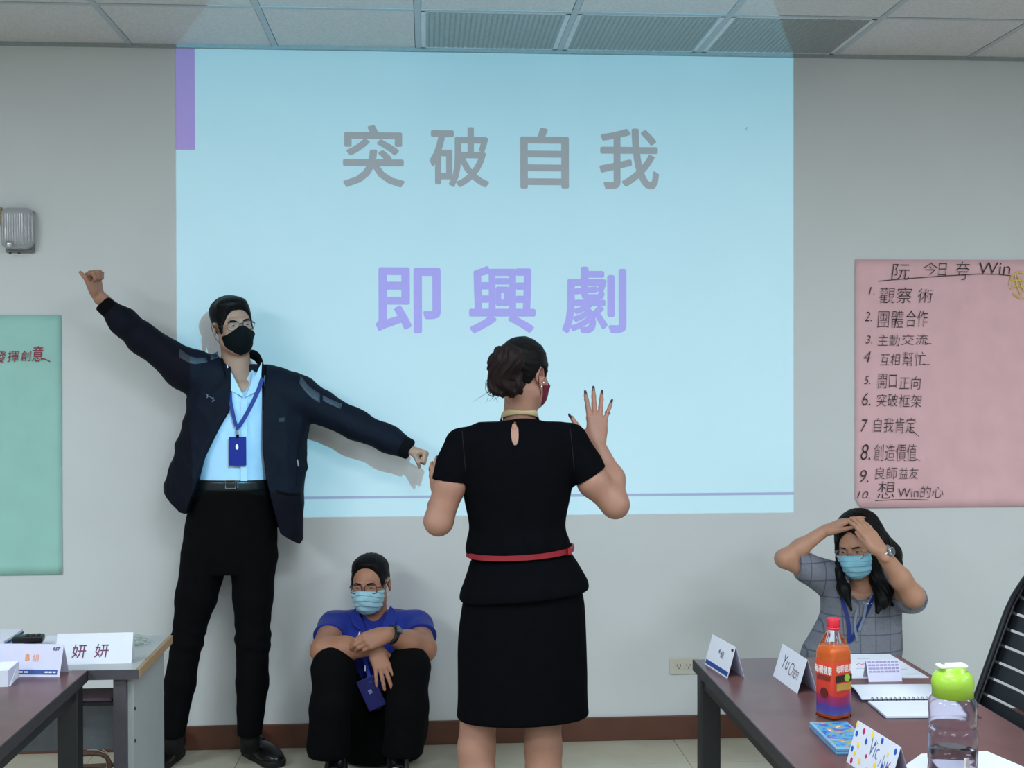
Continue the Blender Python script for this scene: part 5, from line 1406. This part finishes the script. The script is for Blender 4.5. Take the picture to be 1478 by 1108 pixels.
# watch
def watch(wp, d, r, par, face_n, band_m, face_m, fr=.019):
    d = nrm(d); n = np.asarray(face_n, float); n = nrm(n-d*(n@d)); s_ = np.cross(d, n)
    b = MB(); rings = []
    R = Matrix(((s_[0], d[0], n[0], wp[0]), (s_[1], d[1], n[1], wp[1]), (s_[2], d[2], n[2], wp[2]), (0, 0, 0, 1)))
    Rl = R @ Matrix.Rotation(math.radians(-90), 4, 'X')
    b.capped([(r, -.010), (r+.0025, -.010), (r+.0025, .010), (r, .010)], 32, Rl)
    o = b.build('watch', band_m, par, True)
    Rf = R @ Matrix.Translation((0, 0, r+.002))
    MB().capped([(.0001, 0), (fr, 0), (fr, .007), (fr-.003, .009), (.0001, .009)], 28, Rf).build('watch_case', mat('watch_case', (70, 70, 74), .3, .6) if face_m is None else face_m, o)
    MB().capped([(.0001, .0091), (fr-.004, .0091), (fr-.004, .0094), (.0001, .0094)], 28, Rf).build('watch_face', mat('watch_dial', (92, 94, 98), .2), o)
    return o
watch(at(565, 916, -.49), w2-e2, .032, AM, (-.15, -.75, .7), M_blk, mat('watch_dark', (52, 52, 56), .3, .5), .018)
# trousers: knees up
q0, q1 = at(482, 1085, -.50), at(576, 1085, -.50)
TR = wf([(tube([(np.array([-.16, -.20, .015]), .16, .13), (np.array([-.16, -.20, .20]), .19, .14)], power=2.4), 0)]
        + limb([np.array([-.24, -.22, .12]), knL+np.array([0, .02, -.02])], [.108, .078], .03)+limb([np.array([-.08, -.22, .12]), knR+np.array([0, .02, -.02])], [.108, .078], .03)
        + limb([knL+np.array([0, .01, -.025]), at(477, 1020, -.50), at(474, 1078, -.50)], [.078, .074, .084], .03)
        + limb([knR+np.array([0, .01, -.025]), at(588, 1020, -.50), at(582, 1078, -.50)], [.080, .078, .080], .03), .0042)
TR.disp(folds(.008, 8, 22, 41, axis=(.2, 0, .4)))
TR.keep(lambda X, Y, Z: .115-Z-(Y > -.36)*.11); TR.keep(lambda X, Y, Z: .002-Z); TR.keep(lambda X, Y, Z: Y+.004+0*X+0*Z)
fpart('trousers', TR, M_jean, AM)
for xx, yw in ((at(486, 1100, -.50)[0], -4), (at(572, 1100, -.50)[0], 6)):
    so = shoe(AM, (xx, -.44, 0), math.radians(yw), .27, M_shoe, M_sole)
    MB().pipe([(xx-.018, -.585, .083), (xx-.006, -.59, .090), (xx+.008, -.59, .088), (xx+.016, -.585, .080)], .003, 6).build('tongue_logo', mat('reflective_print', (150, 160, 120), .4), so, True)
# badge hanging between the knees
mm = Matrix.Translation(vv(at(536, 1000, -.45))) @ Matrix.Rotation(math.radians(-24), 4, 'Y')
ln = ribbon(AM, 'lanyard', [at(519, 911, -.315), at(524, 940, -.36), at(530, 965, -.42), at(535, 985, -.455)], .014, .002, mat('deep_blue_ribbon', (18, 40, 150), .6))
MB().box((-.036, -.003, -.062), (.036, .003, .062), mm, bevel=.002).build('badge', mat('deep_blue_plastic', (14, 18, 96), .4), ln)
MB().box((-.008, -.0042, .0), (.006, -.003, .016), mm, bevel=.0004).build('badge_print', mat('print_grey', (120, 130, 180), .5), ln)
MB().box((-.0025, -.004, -.011), (.0025, .004, .011), Matrix.Translation(vv(at(518, 916, -.325))) @ Matrix.Rotation(.3, 4, 'Y')).build('clip', M_wht, ln)
MB().box((-.002, -.004, -.010), (.002, .004, .010), Matrix.Translation(vv(at(527, 964, -.425)))).build('clip', M_wht, ln)

# ---------------------------------------------------------------- the seated woman behind the right table
KY = -.62
KW = thing('person', (at(1230, 950, KY)[0], KY, 0), 'person with long black hair and grey checked blouse, both hands on the head', 'person')
M_sk4 = skinmat('skin_peach', (182, 134, 110))
M4h = headM(at(1238, 787, KY), math.radians(-40), math.radians(12), math.radians(-6), .92)
add, P = head_sdf(fem=1, wide=1.0)
F = Fld(P, .0024, lo=(-.11, -.13, -.27), hi=(.11, .14, .13)); F.V[:] = 1; add(F)
F.add(cone((0, .020, -.06), inv_pt(M4h, at(1244, 858, KY+.03)), .050, .060), .025)
sA, eA, wA = at(1196, 838, KY+.02), at(1132, 806, KY-.02), at(1190, 766, KY-.02)
sB, eB, wB = at(1288, 850, KY+.02), at(1318, 860, KY-.16), at(1272, 796, KY-.20)
armA = limb([sA, eA], [.038, .033], .02)+limb([eA, eA*.6+wA*.4, wA], [.033, .031, .022], .02)
ha, tA = hand_prims(wA, at(1226, 748, KY-.03)-wA, (.25, .1, -1), (0, -1, -.2), [(8, 12, 10)]*4, spread=(-.05, -.01, .03, .07), thumb=((.4, .85, .2), (.2, .95, .2), (.1, .95, .2)), s=.86)
armB = limb([sB, eB], [.042, .040], .02)+limb([eB, eB*.6+wB*.4, wB], [.039, .037, .025], .02)
hb, tB = hand_prims(wB, at(1241, 752, KY-.13)-wB, (-.35, 1, -.25), (-.8, 0, -.5), [(6, 12, 10)]*4, spread=(-.03, -.01, .02, .05), thumb=((.25, .95, .1), (.1, .98, .1), (.0, 1, .1)), s=.92)
kx = at(1238, 950, KY)[0]
lo_ = [(tube([(np.array([kx, KY+.05, .16]), .17, .12), (at(1236, 940, KY+.05), .12, .09), (at(1244, 880, KY+.04), .11, .08), (at(1243, 850, KY+.03), .09, .06)]), .02)]
mb4 = multi('body', [(F, M4h), (wf(armA+ha, .0026), None), (wf(armB+hb, .0026), None), (wf(lo_, .008), None)], M_sk4, KW)
eyes_brows(M4h, KW, M_hair, gaze=-.2, fem=1)
glasses(M4h, KW, mat('gold_wire', (176, 150, 130), .25, .8), w=.025, h=.021, rad=.0015, rnd=2.1, z0=-.006)
face_mask(M4h, KW, mat('surgical_mask_blue', (140, 196, 218), .8, var=.02, bump=.1), P, mat('pink_elastic', (214, 180, 184), .7), pleat=.0022)
M4i = M4h.inverted()
def W4(px, py, dy): q = M4i @ vv(at(px, py, KY+dy)); return np.array(q)
ex = [(cone((.0, .05, .05), W4(1280, 800, .10), .085, .055), .04), (cone(W4(1280, 800, .10), W4(1297, 838, .06), .055, .030), .03),
      (cone((.072, -.012, .03), W4(1266, 836, -.045), .020, .026), .02), (cone(W4(1266, 836, -.045), W4(1275, 866, -.105), .030, .030), .02), (cone(W4(1278, 852, -.08), W4(1266, 882, -.125), .030, .010), .03), (cone(W4(1288, 845, -.02), W4(1287, 872, -.07), .030, .010), .02),
      (cone((-.070, -.010, .04), W4(1211, 826, -.02), .012, .016), .02), (cone(W4(1211, 826, -.02), W4(1218, 852, -.080), .017, .020), .03), (cone(W4(1218, 848, -.08), W4(1229, 880, -.115), .021, .006), .03)]
hair_cap(P, [(-.12, .106), (-.085, .100), (-.060, .075), (-.045, .02), (-.03, -.09), (.15, -.12)],
         lambda X, Y, Z: .010+.006*np.clip((Z-.03)/.08, 0, 1), M_hair, KW, M4h, flow='down', groove=.0012, extra=ex, h=.003, xcut=lambda X, Y: np.where(Y < -.04, -.75*np.maximum(np.abs(X)-.004, 0), 0))
M_pl = bpy.data.materials.new('grey_checked_cotton'); M_pl.use_nodes = True
def plaid(m):
    nt = m.node_tree; N = nt.nodes; b = N['Principled BSDF']; b.inputs['Roughness'].default_value = .85
    tc = N.new('ShaderNodeTexCoord'); sp = N.new('ShaderNodeSeparateXYZ'); nt.links.new(tc.outputs['Object'], sp.inputs[0])
    def mth(op, a, b_):
        n = N.new('ShaderNodeMath'); n.operation = op
        for i, v in enumerate((a, b_)):
            if isinstance(v, (int, float)): n.inputs[i].default_value = v
            else: nt.links.new(v, n.inputs[i])
        return n.outputs[0]
    def line(o, f, ph): return mth('LESS_THAN', mth('FRACT', mth('ADD', mth('MULTIPLY', o, f), ph), 0), .07)
    L_ = mth('MAXIMUM', line(sp.outputs['X'], 17, .2), line(sp.outputs['Z'], 15, .4))
    no = N.new('ShaderNodeTexNoise'); no.inputs['Scale'].default_value = 120; nt.links.new(tc.outputs['Object'], no.inputs['Vector'])
    c1 = N.new('ShaderNodeValToRGB'); c1.color_ramp.elements[0].color = s2l((104, 106, 118))+(1,); c1.color_ramp.elements[1].color = s2l((128, 130, 142))+(1,); nt.links.new(no.outputs['Fac'], c1.inputs[0])
    mx = N.new('ShaderNodeMixRGB'); nt.links.new(mth('MULTIPLY', L_, .6), mx.inputs[0]); nt.links.new(c1.outputs[0], mx.inputs[1]); mx.inputs[2].default_value = s2l((52, 54, 78))+(1,)
    nt.links.new(mx.outputs[0], b.inputs['Base Color'])
plaid(M_pl)
def Kf(py, xl, xr, ry, dy=.04):
    a, b = at(xl, py, KY+dy), at(xr, py, KY+dy); return ((a+b)/2, (b[0]-a[0])/2, ry)
a0 = Kf(952, 1157, 1300, .13); 
dBn = nrm(eB-sB)
bs = [(tube([(np.array([a0[0][0], KY+.04, .17]), .20, .16), a0, Kf(925, 1168, 1302, .125), Kf(890, 1184, 1300, .12), Kf(862, 1186, 1298, .11), Kf(838, 1196, 1292, .095), Kf(822, 1214, 1276, .06)], power=2.2), 0),
      (cone(at(1205, 832, KY+.03), at(1164, 818, KY), .060, .052), .03), (clip(cone(at(1162, 817, KY), at(1136, 808, KY-.02), .054, .054), at(1150, 820, KY-.01), (-.93, 0, .02)), .01), (cone(at(1190, 840, KY+.03), at(1168, 826, KY), .050, .046), .03),
      (cone(at(1284, 842, KY+.03), at(1310, 862, KY-.07), .060, .062), .03), (clip(cone(at(1310, 862, KY-.07), at(1326, 868, KY-.14), .056, .056), at(1318, 866, KY-.11), dBn), .01)]
BL = wf(bs, .0038)
BL.disp(folds(.008, 8, 26, 51)); 
dA = nrm(eA-sA); pass
dB = nrm(eB-sB); pass
BL.cut(cone(at(1241, 876, KY-.10), at(1243, 846, KY-.03), .010, .052), .006)
BL.keep(lambda X, Y, Z: .03-Z)
blo = fpart('blouse', BL, M_pl, KW)
Sk = wf([(tube([(np.array([kx, KY+.05, .10]), .21, .17), (np.array([kx, KY+.05, .30]), .17, .13)]), 0)]+limb([np.array([kx-.10, KY+.02, .16]), np.array([kx-.09, KY-.36, .09])], [.10, .075], .03)+limb([np.array([kx+.10, KY+.02, .16]), np.array([kx+.11, KY-.36, .09])], [.10, .075], .03)
        + limb([np.array([kx-.09, KY-.36, .065]), np.array([kx-.09, KY+.10, .055])], [.065, .05], .02)+limb([np.array([kx+.11, KY-.36, .065]), np.array([kx+.10, KY+.10, .055])], [.065, .05], .02), .006)
Sk.keep(lambda X, Y, Z: .001-Z); fpart('trousers', Sk, mat('dark_grey_trousers', (44, 46, 54), .85), KW)
watch(at(1276, 797, KY-.195), wB-eB, .028, KW, (.25, -.8, .5), mat('steel_band', (150, 150, 146), .3, .8), mat('steel', (190, 194, 198), .2, .9), .016)
ribbon(KW, 'neck_tie', [drape(blo, (1243, 868), .01), drape(blo, (1236, 885), .006), drape(blo, (1234, 905), .006), drape(blo, (1238, 925), .006)], .010, .0015, mat('grey_blue_tie', (118, 128, 146), .8))
ribbon(KW, 'neck_tie', [drape(blo, (1243, 868), .01), drape(blo, (1249, 872), .008), drape(blo, (1247, 890), .006), drape(blo, (1240, 910), .006)], .010, .0015, mat('grey_blue_tie', (118, 128, 146), .8))
ln = ribbon(KW, 'lanyard', [drape(blo, (1214, 856), .006), drape(blo, (1219, 876), .004), drape(blo, (1224, 895), .004), drape(blo, (1226, 915), .004), drape(blo, (1226, 928), .004)], .015, .0015, M_blr)
ribbon(ln, 'lanyard_strap', [drape(blo, (1262, 858), .004), drape(blo, (1256, 872), .004), drape(blo, (1250, 885), .004), drape(blo, (1238, 905), .004), drape(blo, (1229, 925), .004)], .012, .0015, M_blr)
ribbon(KW, 'white_trim', [drape(blo, (1245, 871), .004), drape(blo, (1258, 871), .004)], .004, .002, M_wht)
for o in COL.objects:
    if 'seed' in o.keys(): del o['seed']
